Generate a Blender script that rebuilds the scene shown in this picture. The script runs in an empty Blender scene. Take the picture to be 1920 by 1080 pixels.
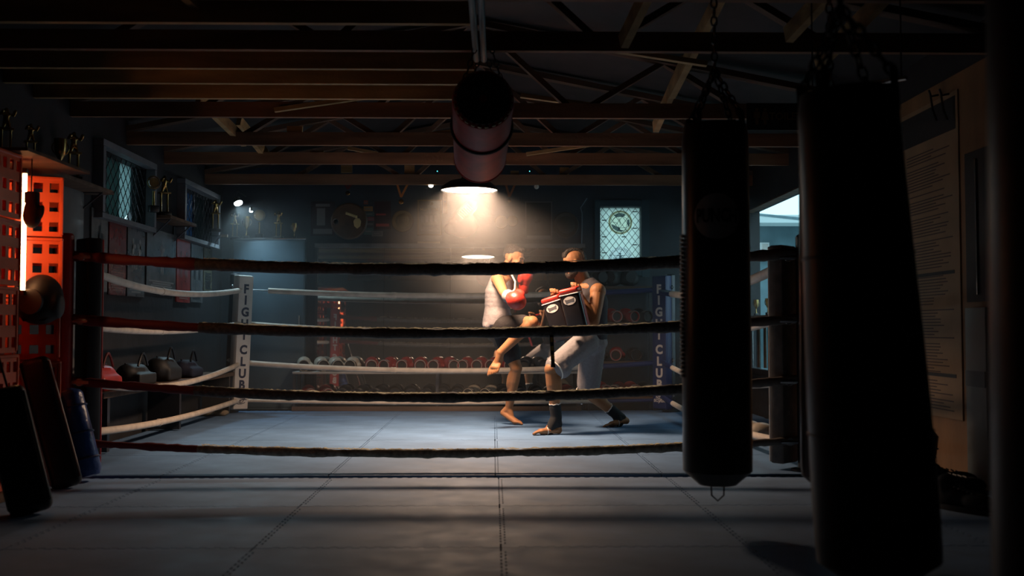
import bpy, bmesh, math, random
from mathutils import Vector, Matrix, Euler

random.seed(7)
PI = math.pi
SC = bpy.context.scene
COL = SC.collection

# ------------------------------------------------------------------ camera
FPX = 1960.0                       # focal length in pixels of the 1920 wide frame
CAM_H = 0.90
TILT = math.atan(78.0 / FPX)
YAW = math.radians(-1.0)
cam_d = bpy.data.cameras.new('camera')
cam = bpy.data.objects.new('camera', cam_d)
COL.objects.link(cam)
cam.location = (0, 0, CAM_H)
cam.rotation_euler = (PI / 2 + TILT, 0, YAW)
cam_d.sensor_width = 36.0
cam_d.lens = 36.0 * FPX / 1920.0
cam_d.clip_start = 0.05
cam_d.clip_end = 200
cam_d.dof.use_dof = True
cam_d.dof.focus_distance = 9.3
cam_d.dof.aperture_fstop = 2.2
SC.camera = cam
CAMROT = Euler((PI / 2 + TILT, 0, YAW)).to_matrix()

# ------------------------------------------------------------------ sky
world = bpy.data.worlds.new('sky')
SC.world = world
world.use_nodes = True
wn = world.node_tree.nodes
bg = wn['Background']
bg.inputs['Color'].default_value = (0.55, 0.90, 1.0, 1)
bg.inputs['Strength'].default_value = 1.25

SC.view_settings.view_transform = 'Standard'
SC.view_settings.look = 'None'
SC.view_settings.exposure = 0.3
SC.view_settings.gamma = 1.0
SC.view_settings.use_curve_mapping = False
SC.cycles.use_denoising = True
SC.cycles.max_bounces = 8
SC.cycles.diffuse_bounces = 3
SC.cycles.glossy_bounces = 4
SC.cycles.transmission_bounces = 6
SC.cycles.volume_bounces = 0
SC.cycles.sample_clamp_indirect = 3.0
SC.cycles.caustics_reflective = False
SC.cycles.caustics_refractive = False


def at(px, py, Y):
    """world point at forward distance Y seen at that pixel of the 1920x1080 frame"""
    d = CAMROT @ Vector(((px - 960.0) / FPX, (540.0 - py) / FPX, -1.0))
    s = Y / d.y
    return Vector((d.x * s, Y, CAM_H + d.z * s))


def on_x(px, py, X):
    """world point on the plane x = X seen at that pixel"""
    d = CAMROT @ Vector(((px - 960.0) / FPX, (540.0 - py) / FPX, -1.0))
    s = X / d.x
    return Vector((X, d.y * s, CAM_H + d.z * s))


# daylight comes in only through the openings: portals steer the sky samples there
def portal(loc, rot, sx, sy):
    l = bpy.data.lights.new('sky_portal', 'AREA')
    l.shape = 'RECTANGLE'
    l.size, l.size_y = sx, sy
    l.cycles.is_portal = True
    o = bpy.data.objects.new('sky_portal', l)
    o.location = loc
    o.rotation_euler = rot
    COL.objects.link(o)


# ------------------------------------------------------------------ room sizes
XL, XR = -3.10, 2.80
YB, YF = 11.95, -1.60
HAZE = 0.050
ZC = 2.46                          # underside of the roof trusses
OPEN_Y0, OPEN_Y1, OPEN_Z0, OPEN_Z1 = 8.9, 11.55, 0.42, 2.21
portal((XR + 0.02, (OPEN_Y0 + OPEN_Y1) / 2, (OPEN_Z0 + OPEN_Z1) / 2), (0, PI / 2, 0), OPEN_Z1 - OPEN_Z0, OPEN_Y1 - OPEN_Y0)

# ------------------------------------------------------------------ materials
MATS = {}


def mat(name, col, rough=0.6, metal=0.0, noise=None, bump=None, emit=None, spec=0.5, coat=0.0, trans=0.0, sheen=0.0, sss=0.0):
    if name in MATS:
        return MATS[name]
    m = bpy.data.materials.new(name)
    m.use_nodes = True
    nt = m.node_tree
    b = nt.nodes['Principled BSDF']
    b.inputs['Base Color'].default_value = (*col, 1)
    b.inputs['Roughness'].default_value = rough
    b.inputs['Metallic'].default_value = metal
    b.inputs['Specular IOR Level'].default_value = spec
    b.inputs['Coat Weight'].default_value = coat
    b.inputs['Sheen Weight'].default_value = sheen
    b.inputs['Transmission Weight'].default_value = trans
    if sss:
        b.inputs['Subsurface Weight'].default_value = sss
        b.inputs['Subsurface Radius'].default_value = (0.02, 0.008, 0.004)
        b.inputs['Subsurface Scale'].default_value = 0.5
    if emit:
        b.inputs['Emission Color'].default_value = (*emit[0], 1)
        b.inputs['Emission Strength'].default_value = emit[1]
    tc = None
    if noise or bump:
        tc = nt.nodes.new('ShaderNodeTexCoord')
    if noise:
        scale, amt = noise[0], noise[1]
        n = nt.nodes.new('ShaderNodeTexNoise')
        n.inputs['Scale'].default_value = scale
        n.inputs['Detail'].default_value = 5
        if len(noise) > 2:
            mp = nt.nodes.new('ShaderNodeMapping')
            mp.inputs['Scale'].default_value = noise[2]
            nt.links.new(tc.outputs['Object'], mp.inputs['Vector'])
            nt.links.new(mp.outputs['Vector'], n.inputs['Vector'])
        else:
            nt.links.new(tc.outputs['Object'], n.inputs['Vector'])
        r = nt.nodes.new('ShaderNodeValToRGB')
        r.color_ramp.elements[0].position = 0.3
        r.color_ramp.elements[1].position = 0.7
        r.color_ramp.elements[0].color = (*[c * (1 - amt) for c in col], 1)
        r.color_ramp.elements[1].color = (*[min(1, c * (1 + amt)) for c in col], 1)
        nt.links.new(n.outputs['Fac'], r.inputs['Fac'])
        nt.links.new(r.outputs['Color'], b.inputs['Base Color'])
    if bump:
        n2 = nt.nodes.new('ShaderNodeTexNoise')
        n2.inputs['Scale'].default_value = bump[0]
        n2.inputs['Detail'].default_value = 4
        nt.links.new(tc.outputs['Object'], n2.inputs['Vector'])
        bp = nt.nodes.new('ShaderNodeBump')
        bp.inputs['Strength'].default_value = bump[1]
        bp.inputs['Distance'].default_value = bump[2] if len(bump) > 2 else 0.01
        nt.links.new(n2.outputs['Fac'], bp.inputs['Height'])
        nt.links.new(bp.outputs['Normal'], b.inputs['Normal'])
    MATS[name] = m
    return m


def glow(name, col, strength):
    if name in MATS:
        return MATS[name]
    m = bpy.data.materials.new(name)
    m.use_nodes = True
    nt = m.node_tree
    nt.nodes.remove(nt.nodes['Principled BSDF'])
    e = nt.nodes.new('ShaderNodeEmission')
    e.inputs['Color'].default_value = (*col, 1)
    e.inputs['Strength'].default_value = strength
    nt.links.new(e.outputs[0], nt.nodes['Material Output'].inputs['Surface'])
    MATS[name] = m
    return m


M_wall = mat('dark_painted_block', (0.017, 0.017, 0.021), 0.7, noise=(3, 0.35), bump=(14, 0.3))
M_wallb = mat('dark_blue_painted_wall', (0.022, 0.03, 0.043), 0.6, noise=(2.5, 0.4), bump=(20, 0.25))
M_ply = mat('stained_plywood', (0.30, 0.15, 0.06), 0.6, noise=(4, 0.35, (1, 1, 0.2)), bump=(30, 0.15))
M_deck = mat('dark_roof_sheet', (0.02, 0.017, 0.018), 0.7, noise=(5, 0.4))
M_timber = mat('rough_pine_timber', (0.46, 0.29, 0.13), 0.75, noise=(9, 0.4, (0.15, 1, 1)), bump=(40, 0.3))
M_timber_mid = mat('reddish_truss_timber', (0.24, 0.12, 0.065), 0.75, noise=(9, 0.4, (0.15, 1, 1)), bump=(40, 0.3))
M_timber_dark = mat('aged_dark_timber', (0.12, 0.07, 0.045), 0.8, noise=(9, 0.4, (0.15, 1, 1)), bump=(40, 0.3))
M_conc = mat('bare_concrete', (0.03, 0.03, 0.032), 0.9, noise=(6, 0.3))
M_black = mat('black_vinyl', (0.012, 0.012, 0.015), 0.38, bump=(60, 0.12, 0.003), noise=(6, 0.3))
M_black2 = mat('worn_black_leather', (0.016, 0.014, 0.016), 0.32, bump=(35, 0.15, 0.004), noise=(4, 0.35))
M_blackcloth = mat('black_cotton', (0.02, 0.02, 0.024), 0.9, bump=(90, 0.3, 0.003))
M_oxblood = mat('oxblood_leather', (0.30, 0.022, 0.016), 0.5, spec=0.2, bump=(45, 0.12, 0.003), noise=(7, 0.3))
M_redplastic = mat('red_crate_plastic', (0.85, 0.13, 0.05), 0.28, noise=(5, 0.15))
M_redvinyl = mat('red_vinyl', (0.42, 0.025, 0.022), 0.42, bump=(50, 0.1, 0.003), noise=(5, 0.25))
M_redrope = mat('red_rope_sleeve', (0.13, 0.012, 0.014), 0.7, bump=(120, 0.4, 0.003))
M_white = mat('off_white_vinyl', (0.74, 0.68, 0.62), 0.5, noise=(6, 0.12), bump=(50, 0.08, 0.003))
M_cream = mat('cream_rope_sleeve', (0.70, 0.60, 0.50), 0.6, noise=(12, 0.15), bump=(40, 0.2, 0.004))
M_blue = mat('navy_vinyl', (0.012, 0.022, 0.10), 0.45, noise=(6, 0.2), bump=(50, 0.1, 0.003))
M_tan = mat('grey_canvas', (0.20, 0.17, 0.15), 0.85, noise=(14, 0.25), bump=(90, 0.3, 0.003))
M_charrope = mat('black_rope_wrap', (0.075, 0.07, 0.065), 0.7, noise=(40, 0.5), bump=(160, 0.7, 0.006))
M_canvasrope = mat('grubby_canvas_rope_wrap', (0.22, 0.19, 0.15), 0.85, noise=(30, 0.5), bump=(160, 0.7, 0.006))
M_steel = mat('scuffed_steel', (0.42, 0.43, 0.44), 0.32, 1.0, noise=(10, 0.2))
M_chrome = mat('chrome', (0.75, 0.76, 0.78), 0.12, 1.0)
M_darksteel = mat('dark_steel', (0.08, 0.08, 0.09), 0.4, 0.8)
M_gold = mat('polished_brass', (0.40, 0.27, 0.10), 0.25, 1.0)
M_oldgold = mat('tarnished_brass', (0.20, 0.14, 0.06), 0.4, 0.8, noise=(12, 0.3))
M_navyprint = mat('navy_print', (0.015, 0.018, 0.05), 0.6)
M_whiteprint = mat('pale_print', (0.62, 0.58, 0.55), 0.6)
M_print_dark = mat('black_print', (0.012, 0.012, 0.014), 0.6)
M_print_grey = mat('grey_print', (0.16, 0.15, 0.15), 0.5)
M_print_red = mat('red_print', (0.35, 0.03, 0.025), 0.5)
M_skin = mat('skin', (0.35, 0.16, 0.072), 0.58, spec=0.3, sss=0.1, noise=(14, 0.08), bump=(60, 0.05, 0.002))
M_hair = mat('dark_hair', (0.018, 0.012, 0.009), 0.55, bump=(110, 0.9, 0.012))
M_beard = mat('dark_beard', (0.03, 0.018, 0.012), 0.7, bump=(150, 0.9, 0.008))
M_greyshirt = mat('heather_grey_jersey', (0.25, 0.225, 0.23), 0.9, bump=(22, 0.35, 0.02), noise=(60, 0.08))
M_charshirt = mat('charcoal_jersey', (0.045, 0.04, 0.046), 0.9, bump=(24, 0.35, 0.02))
M_greyshorts = mat('light_grey_shorts', (0.245, 0.225, 0.23), 0.9, bump=(18, 0.4, 0.02), noise=(60, 0.08))
M_blackshorts = mat('black_shorts', (0.022, 0.018, 0.018), 0.8, bump=(20, 0.4, 0.02))
M_redglove = mat('red_glove_leather', (0.48, 0.032, 0.02), 0.4, bump=(30, 0.1, 0.004), noise=(8, 0.15))
M_sleeve = mat('black_elastic', (0.014, 0.014, 0.016), 0.85, bump=(120, 0.3, 0.002))

# ------------------------------------------------------------------ builders
OBJM = {}


def wmat(o):
    m = Matrix.LocRotScale(o.location, o.rotation_euler, o.scale)
    return (wmat(o.parent) @ m) if o.parent else m


def tag(o, label=None, cat=None, group=None, kind=None):
    if label: o['label'] = label
    if cat: o['category'] = cat
    if group: o['group'] = group
    if kind: o['kind'] = kind
    return o


def thing(name, loc, label=None, cat=None, group=None, rz=0, kind=None):
    o = bpy.data.objects.new(name, None)
    o.empty_display_size = 0.05
    COL.objects.link(o)
    o.location = loc
    o.rotation_euler = (0, 0, rz)
    return tag(o, label, cat, group, kind)


def link_mesh(name, me, material, parent=None, loc=(0, 0, 0), rot=(0, 0, 0)):
    o = bpy.data.objects.new(name, me)
    if material and not me.materials:
        me.materials.append(material)
    COL.objects.link(o)
    o.parent = parent
    o.location = loc
    o.rotation_euler = rot
    return o


def copy_tree(o, parent=None):
    c = o.copy()
    COL.objects.link(c)
    c.parent = parent
    for ch in o.children:
        copy_tree(ch, c)
    return c


def frame_along(d, up=Vector((0, 0, 1))):
    d = Vector(d).normalized()
    if abs(d.dot(up)) > 0.98:
        up = Vector((0, 1, 0))
    s = up.cross(d).normalized()
    u = d.cross(s).normalized()
    return s, u, d


class MB:
    def __init__(self):
        self.bm = bmesh.new()

    def _x(self, verts, M):
        if M is not None:
            for v in verts:
                v.co = M @ v.co

    def box(self, c, s, M=None, bev=0.0, seg=2):
        r = bmesh.ops.create_cube(self.bm, size=1.0)
        vs = r['verts']
        for v in vs:
            v.co = Vector((v.co.x * s[0], v.co.y * s[1], v.co.z * s[2]))
        if bev > 0:
            es = list({e for v in vs for e in v.link_edges})
            q = bmesh.ops.bevel(self.bm, geom=es, offset=min(bev, min(s) * 0.49), segments=seg, profile=0.5, affect='EDGES')
            vs = list({v for f in q['faces'] for v in f.verts} | {v for v in vs if v.is_valid})
            # all verts of the island
            seen = set(vs); st = list(vs)
            while st:
                v = st.pop()
                for e in v.link_edges:
                    w = e.other_vert(v)
                    if w not in seen:
                        seen.add(w); st.append(w)
            vs = list(seen)
        for v in vs:
            v.co = v.co + Vector(c) if M is None else M @ (v.co + Vector(c))
        return self

    def bar(self, p0, p1, w, h, up=Vector((0, 0, 1)), bev=0):
        p0, p1 = Vector(p0), Vector(p1)
        s, u, d = frame_along(p1 - p0, up)
        M = Matrix((s, u, d)).transposed().to_4x4()
        M.translation = (p0 + p1) / 2
        return self.box((0, 0, 0), (w, h, (p1 - p0).length), M, bev)

    def tube(self, path, r, n=10, closed=False, flat=1.0):
        path = [Vector(p) for p in path]
        k = len(path)
        rs = r if isinstance(r, (list, tuple)) else [r] * k
        rings = []
        prev = None
        for i, p in enumerate(path):
            if closed:
                d = path[(i + 1) % k] - path[i - 1]
            else:
                d = path[min(i + 1, k - 1)] - path[max(i - 1, 0)]
            if prev is None:
                s, u, d = frame_along(d)
            else:
                d = d.normalized()
                s = prev - d * prev.dot(d)
                s.normalize()
                u = d.cross(s)
            prev = s
            ring = []
            for j in range(n):
                a = 2 * PI * j / n
                ring.append(self.bm.verts.new(p + s * (math.cos(a) * rs[i]) + u * (math.sin(a) * rs[i] * flat)))
            rings.append(ring)
        for i in range(k if closed else k - 1):
            a, b = rings[i], rings[(i + 1) % k]
            for j in range(n):
                self.bm.faces.new((a[j], a[(j + 1) % n], b[(j + 1) % n], b[j]))
        if not closed:
            self.bm.faces.new(list(reversed(rings[0])))
            self.bm.faces.new(rings[-1])
        return self

    def lathe(self, prof, M=None, n=24, cap0=True, cap1=True):
        M = M or Matrix.Identity(4)
        rings = []
        for (r, z) in prof:
            rings.append([self.bm.verts.new(M @ Vector((r * math.cos(2 * PI * j / n), r * math.sin(2 * PI * j / n), z))) for j in range(n)])
        for i in range(len(rings) - 1):
            a, b = rings[i], rings[i + 1]
            for j in range(n):
                self.bm.faces.new((a[j], a[(j + 1) % n], b[(j + 1) % n], b[j]))
        if cap0: self.bm.faces.new(list(reversed(rings[0])))
        if cap1: self.bm.faces.new(rings[-1])
        return self

    def prism(self, poly, z0, z1, M=None):
        M = M or Matrix.Identity(4)
        a = [self.bm.verts.new(M @ Vector((x, y, z0))) for x, y in poly]
        b = [self.bm.verts.new(M @ Vector((x, y, z1))) for x, y in poly]
        k = len(poly)
        self.bm.faces.new(list(reversed(a)))
        self.bm.faces.new(b)
        for i in range(k):
            self.bm.faces.new((a[i], a[(i + 1) % k], b[(i + 1) % k], b[i]))
        return self

    def ell(self, c, r, M=None, n=16, m=10):
        T = Matrix.Translation(Vector(c))
        if M is not None:
            T = T @ (M.to_4x4() if len(M) == 3 else M)
        q = bmesh.ops.create_uvsphere(self.bm, u_segments=n, v_segments=m, radius=1.0)
        for v in q['verts']:
            v.co = T @ Vector((v.co.x * r[0], v.co.y * r[1], v.co.z * r[2]))
        return self

    def cap(self, p0, p1, r0, r1=None, n=14):
        """round cone: two spheres joined by a tapering tube"""
        r1 = r0 if r1 is None else r1
        p0, p1 = Vector(p0), Vector(p1)
        d = p1 - p0
        if d.length < 1e-5:
            return self.ell(p0, (r0, r0, r0))
        s, u, d = frame_along(d)
        L = (p1 - p0).length
        M = Matrix((s, u, d)).transposed().to_4x4()
        M.translation = p0
        prof = []
        for k in range(5):
            a = -PI / 2 + (PI / 2) * (k + 0.15) / 4.3
            prof.append((r0 * math.cos(a), r0 * math.sin(a)))
        for k in range(5):
            a = (PI / 2) * k / 4.3
            prof.append((r1 * math.cos(a), L + r1 * math.sin(a)))
        return self.lathe(prof, M, n)

    def disc(self, c, r, nrm, n=24, ry=None):
        s, u, d = frame_along(nrm)
        ry = ry or r
        self.bm.faces.new([self.bm.verts.new(Vector(c) + s * (r * math.cos(2 * PI * j / n)) + u * (ry * math.sin(2 * PI * j / n))) for j in range(n)])
        return self

    def add_mesh(self, me, M):
        off = [self.bm.verts.new(M @ v.co) for v in me.vertices]
        for p in me.polygons:
            try:
                self.bm.faces.new([off[i] for i in p.vertices])
            except ValueError:
                pass
        return self

    def mesh(self, name, smooth=35, normals=True):
        if normals:
            bmesh.ops.recalc_face_normals(self.bm, faces=self.bm.faces[:])
        me = bpy.data.meshes.new(name)
        self.bm.to_mesh(me)
        self.bm.free()
        if smooth:
            me.polygons.foreach_set('use_smooth', [True] * len(me.polygons))
            if smooth < 180:
                me.set_sharp_from_angle(angle=math.radians(smooth))
        return me

    def done(self, name, material, parent=None, smooth=35, local=False, base=True, label=None, cat=None, group=None, kind=None):
        loc = Vector((0, 0, 0))
        if parent is not None:
            if not local:
                self.bm.transform(wmat(parent).inverted())
        elif base and not local:
            xs = [v.co for v in self.bm.verts]
            mn = Vector((min(v.x for v in xs), min(v.y for v in xs), min(v.z for v in xs)))
            mx = Vector((max(v.x for v in xs), max(v.y for v in xs), max(v.z for v in xs)))
            loc = Vector(((mn.x + mx.x) / 2, (mn.y + mx.y) / 2, mn.z))
            self.bm.transform(Matrix.Translation(-loc))
        o = link_mesh(name, self.mesh(name, smooth), material, parent, loc)
        return tag(o, label, cat, group, kind)


TXT = {}


def text_me(body, bold=0.0, extrude=0.0, spacing=1.0):
    key = (body, bold, extrude, spacing)
    if key in TXT:
        return TXT[key]
    c = bpy.data.curves.new('txt', 'FONT')
    c.body = body
    c.size = 1.0
    c.align_x = 'CENTER'
    c.align_y = 'CENTER'
    c.offset = bold
    c.extrude = extrude
    c.space_character = spacing
    c.resolution_u = 3
    o = bpy.data.objects.new('txt', c)
    COL.objects.link(o)
    dg = bpy.context.evaluated_depsgraph_get()
    dg.update()
    me = bpy.data.meshes.new_from_object(o.evaluated_get(dg))
    bpy.data.objects.remove(o)
    bpy.data.curves.remove(c)
    TXT[key] = me
    return me


def place(s, u, n, p, size=1.0):
    """matrix mapping (x right, y up, z out) onto axes s, u, n at p"""
    M = Matrix((Vector(s) * size, Vector(u) * size, Vector(n) * size)).transposed().to_4x4()
    M.translation = Vector(p)
    return M


def blob(name, mb, voxel, smooth_iter, material, parent):
    """one continuous skin over all the shapes collected in mb"""
    tmp = link_mesh('tmp', mb.mesh('tmp', 0), None)
    r = tmp.modifiers.new('r', 'REMESH')
    r.mode = 'VOXEL'
    r.voxel_size = voxel
    if smooth_iter:
        s = tmp.modifiers.new('s', 'SMOOTH')
        s.factor = 0.5
        s.iterations = smooth_iter
    dg = bpy.context.evaluated_depsgraph_get()
    dg.update()
    me = bpy.data.meshes.new_from_object(tmp.evaluated_get(dg))
    old = tmp.data
    bpy.data.objects.remove(tmp)
    bpy.data.meshes.remove(old)
    me.name = name
    if parent is not None:
        me.transform(wmat(parent).inverted())
    me.polygons.foreach_set('use_smooth', [True] * len(me.polygons))
    me.materials.clear()
    return link_mesh(name, me, material, parent)


ORD = ['first', 'second', 'third', 'fourth', 'fifth', 'sixth', 'seventh', 'eighth', 'ninth', 'tenth', 'eleventh', 'twelfth', 'thirteenth', 'fourteenth']

# ================================================================== structure
# floor slab and the foam mats that lie on it
floor = MB().box(((XL + XR) / 2, (YF + YB) / 2, -0.11), (XR - XL + 0.4, YB - YF + 0.4, 0.16)).done('floor', M_conc, base=False, kind='structure', label='dark concrete floor under the foam mats')
PITCH = 1.02
TEETH = 17


def mat_outline(w, h, flat=False):
    """toothed puzzle edge: tabs on the right and far side, matching sockets on the left and near side"""
    g = 0.0036
    pts = []
    t = 0.018

    def edge(L, n):
        out = []
        p = L / n
        for k in range(1, n - 1):
            a = k * p
            out += [(a + p * 0.30, 0), (a + p * 0.24, t), (a + p * 0.76, t), (a + p * 0.70, 0)]
        return out
    nx, ny = max(1, round(w / PITCH * TEETH)), max(1, round(h / PITCH * TEETH))
    pts.append((g, g))
    if not flat:
        pts += [(a, g + o) for a, o in edge(w, nx)]
    pts.append((w - g, g))
    pts += [(w - g + o, b) for b, o in edge(h, ny)]
    pts.append((w - g, h - g))
    pts += [(a, h - g + o) for a, o in reversed(edge(w, nx))]
    pts.append((g, h - g))
    pts += [(g + o, b) for b, o in reversed(edge(h, ny))]
    return pts


def mat_mat(name, col):
    m = mat(name, col, 0.62, noise=(2.2, 0.22), bump=(90, 0.25, 0.003))
    nt = m.node_tree
    b = nt.nodes['Principled BSDF']
    n = nt.nodes.new('ShaderNodeTexNoise')
    n.inputs['Scale'].default_value = 7
    n.inputs['Detail'].default_value = 6
    mr = nt.nodes.new('ShaderNodeMapRange')
    mr.inputs[3].default_value = 0.45
    mr.inputs[4].default_value = 0.8
    nt.links.new(n.outputs['Fac'], mr.inputs[0])
    nt.links.new(mr.outputs[0], b.inputs['Roughness'])
    return m


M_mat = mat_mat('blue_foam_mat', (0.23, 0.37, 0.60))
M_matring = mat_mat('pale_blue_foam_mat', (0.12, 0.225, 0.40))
EDGE_Y = 6.44
me_mat = MB().prism(mat_outline(PITCH, PITCH), -0.03, 0.0).mesh('floor_mat', 0)
X0 = 0.03
for iy in range(0, 7):
    y0 = EDGE_Y - 0.04 - PITCH * (iy + 1)
    for ix in range(-3, 3):
        x0 = X0 + PITCH * ix
        if x0 + PITCH > XR - 0.005:
            w = XR - 0.03 - x0
            me = MB().prism(mat_outline(w, PITCH), -0.03, 0.0).mesh('floor_mat', 0) if iy == 0 else me_cut
            me_cut = me
        else:
            me = me_mat
        link_mesh('floor_mat', me, M_mat, floor, (x0, y0, 0))
wc = XR - 0.05 - (X0 + PITCH * 2)
RM = {(c, f): MB().prism(mat_outline(wc if c else PITCH, PITCH, f), -0.03, 0.0).mesh('ring_mat', 0) for c in (0, 1) for f in (0, 1)}
for iy in range(5):
    for ix in range(-3, 3):
        x0 = X0 + PITCH * ix - 0.02
        me = RM[(int(ix == 2), int(iy == 0))]
        link_mesh('ring_mat', me, M_matring, floor, (x0, EDGE_Y + PITCH * iy, 0.010))

# walls
WBX0, WBX1 = at(1125, 440, YB).x, at(1202, 440, YB).x
WBZ0, WBZ1 = at(1160, 506, YB).z, at(1160, 388, YB).z
wb = MB()
wb.box(((XL - 0.2 + WBX0) / 2, YB + 0.1, 1.7), (WBX0 - XL + 0.2, 0.2, 3.6))
wb.box(((XR + 0.2 + WBX1) / 2, YB + 0.1, 1.7), (XR + 0.2 - WBX1, 0.2, 3.6))
wb.box(((WBX0 + WBX1) / 2, YB + 0.1, (WBZ0 - 0.1) / 2), (WBX1 - WBX0, 0.2, WBZ0 + 0.1))
wb.box(((WBX0 + WBX1) / 2, YB + 0.1, (3.5 + WBZ1) / 2), (WBX1 - WBX0, 0.2, 3.5 - WBZ1))
wb.done('wall_back', M_wallb, base=False, smooth=0, kind='structure', label='dark blue painted back wall with a grilled window')


def side_wall(name, X, sgn, holes, material, label):
    """wall on plane x = X, thickness outward, with rectangular holes (y0, y1, z0, z1) ordered along y"""
    m = MB()
    y = YF - 0.2
    xc = X + sgn * 0.08
    for (a, b, z0, z1) in holes:
        m.box((xc, (y + a) / 2, 1.7), (0.16, a - y, 3.6))
        m.box((xc, (a + b) / 2, (z0 - 0.1) / 2), (0.16, b - a, z0 + 0.1))
        m.box((xc, (a + b) / 2, (3.5 + z1) / 2), (0.16, b - a, 3.5 - z1))
        y = b
    m.box((xc, (y + YB + 0.2) / 2, 1.7), (0.16, YB + 0.2 - y, 3.6))
    return m.done(name, material, base=False, smooth=0, kind='structure', label=label)


def lw(px, py):
    return on_x(px, py, XL)


W1 = (lw(180, 300).y, lw(274, 300).y, lw(178, 398).z, lw(180, 275).z)
W2 = (lw(335, 400).y, lw(397, 400).y, lw(335, 440).z, lw(335, 346).z)
side_wall('wall_left', XL, -1, [W1, W2], M_wall, 'dark left wall covered in fight posters under two grilled windows')
side_wall('wall_right', XR, 1, [(OPEN_Y0, OPEN_Y1, OPEN_Z0, OPEN_Z1)], M_wall, 'dark right wall with a wide daylit opening')
MB().box(((XL + XR) / 2, YF - 0.1, 1.7), (XR - XL + 0.4, 0.2, 3.6)).done('wall_front', M_wall, base=False, smooth=0, kind='structure', label='dark wall behind the camera')
for w in (W1, W2):
    portal((XL - 0.15, (w[0] + w[1]) / 2, (w[2] + w[3]) / 2), (0, -PI / 2, 0), w[3] - w[2], w[1] - w[0])
portal(((WBX0 + WBX1) / 2, YB + 0.16, (WBZ0 + WBZ1) / 2), (-PI / 2, 0, 0), WBX1 - WBX0, WBZ1 - WBZ0)

# roof: two shallow slopes over timber trusses
RIDGE_X, RIDGE_Z, EAVE_Z = -0.15, 3.20, 2.62
rf = MB()
for (xa, xb) in ((XL - 0.2, RIDGE_X), (XR + 0.2, RIDGE_X)):
    a = Vector((xa, (YF + YB) / 2, EAVE_Z + 0.04)); b = Vector((xb, (YF + YB) / 2, RIDGE_Z + 0.04))
    rf.bar(a, b, YB - YF + 0.6, 0.05, up=Vector((0, 0, 1)))
ceiling = rf.done('ceiling', M_deck, base=False, smooth=0, kind='structure', label='dark pitched roof over exposed timber trusses')
ty = []
for py in (0, 97, 222, 274, 309, 347):
    d = CAMROT @ Vector((40 / FPX, (540.0 - py) / FPX, -1.0))
    ty.append((ZC - CAM_H) / d.z * d.y)
TRUSS_Y = [1.2, 2.4, 3.6] + ty
random.seed(11)
for i, y in enumerate(TRUSS_Y):
    MB().box(((XL + XR) / 2, y, ZC + 0.055), (XR - XL, 0.045, 0.11)).done('bottom_chord', M_timber_mid, ceiling, smooth=0)
    for xe in (XL, XR):
        MB().bar((xe, y, EAVE_Z - 0.03), (RIDGE_X, y, RIDGE_Z - 0.03), 0.045, 0.09, up=Vector((0, 1, 0))).done('rafter', M_timber_dark, ceiling, smooth=0)
    n = 4
    for side in (-1, 1):
        xe = XL if side < 0 else XR
        for (f0, f1) in ((0.30, 0.52), (0.74, 0.52), (0.74, 0.98)):
            xa, xb = xe + (RIDGE_X - xe) * f0, xe + (RIDGE_X - xe) * f1
            zb = EAVE_Z - 0.03 + (RIDGE_Z - EAVE_Z) * f1
            MB().bar((xa, y + 0.045, ZC + 0.04), (xb, y + 0.045, zb), 0.04, 0.07, up=Vector((0, 1, 0))).done('web_brace', M_timber_dark, ceiling, smooth=0)
# extra joists over the near left half
for py in (45, 130, 158, 186):
    d = CAMROT @ Vector((-360 / FPX, (540.0 - py) / FPX, -1.0))
    y = (ZC - CAM_H) / d.z * d.y
    MB().box(((XL - 0.12) / 2, y, ZC + 0.07), (-0.12 - XL, 0.04, 0.14)).done('joist', M_timber, ceiling, smooth=0)
# purlin braces running lengthwise, seen as pale slanting struts
for (x0, y0, z0, x1, y1, z1) in ((-1.75, 4.6, 2.75, -1.5, 5.35, 2.56), (-2.35, 8.3, 2.75, -2.15, 9.0, 2.52), (-2.3, 9.4, 2.78, -2.15, 10.0, 2.53), (0.95, 4.9, 2.95, 0.72, 5.75, 2.5),
                                 (1.35, 6.0, 2.9, 1.2, 7.0, 2.5), (1.9, 4.4, 2.85, 1.6, 5.6, 2.5), (2.2, 5.4, 2.8, 1.95, 6.2, 2.5), (1.35, 7.3, 2.8, 1.28, 8.2, 2.5)):
    MB().bar((x0, y0, z0), (x1, y1, z1), 0.045, 0.09).done('strut', M_timber, ceiling, smooth=0)
for (x0, z0, x1, z1, y) in ((-1.6, 2.50, -0.4, 2.68, 7.6), (0.2, 2.66, 1.4, 2.50, 7.8), (-1.0, 2.5, -0.1, 2.62, 8.85), (0.1, 2.7, 1.3, 2.52, 6.3), (-1.4, 2.64, -0.6, 2.5, 10.0), (0.3, 2.52, 1.5, 2.7, 9.6)):
    MB().bar((x0, y, z0), (x1, y, z1), 0.03, 0.045, up=Vector((0, 1, 0))).done('batten', M_timber, ceiling, smooth=0)
for (px, py, w, h, y) in ((768, 318, 0.11, 0.09, 11.3), (650, 317, 0.12, 0.08, 11.4), (965, 325, 0.09, 0.05, 11.3), (1058, 322, 0.1, 0.09, 11.3), (553, 248, 0.13, 0.1, 8.9), (594, 292, 0.13, 0.09, 9.9)):
    p = at(px, py, y)
    MB().box(p, (w, 0.04, h)).done('nail_plate', M_timber, ceiling, smooth=0)

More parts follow.
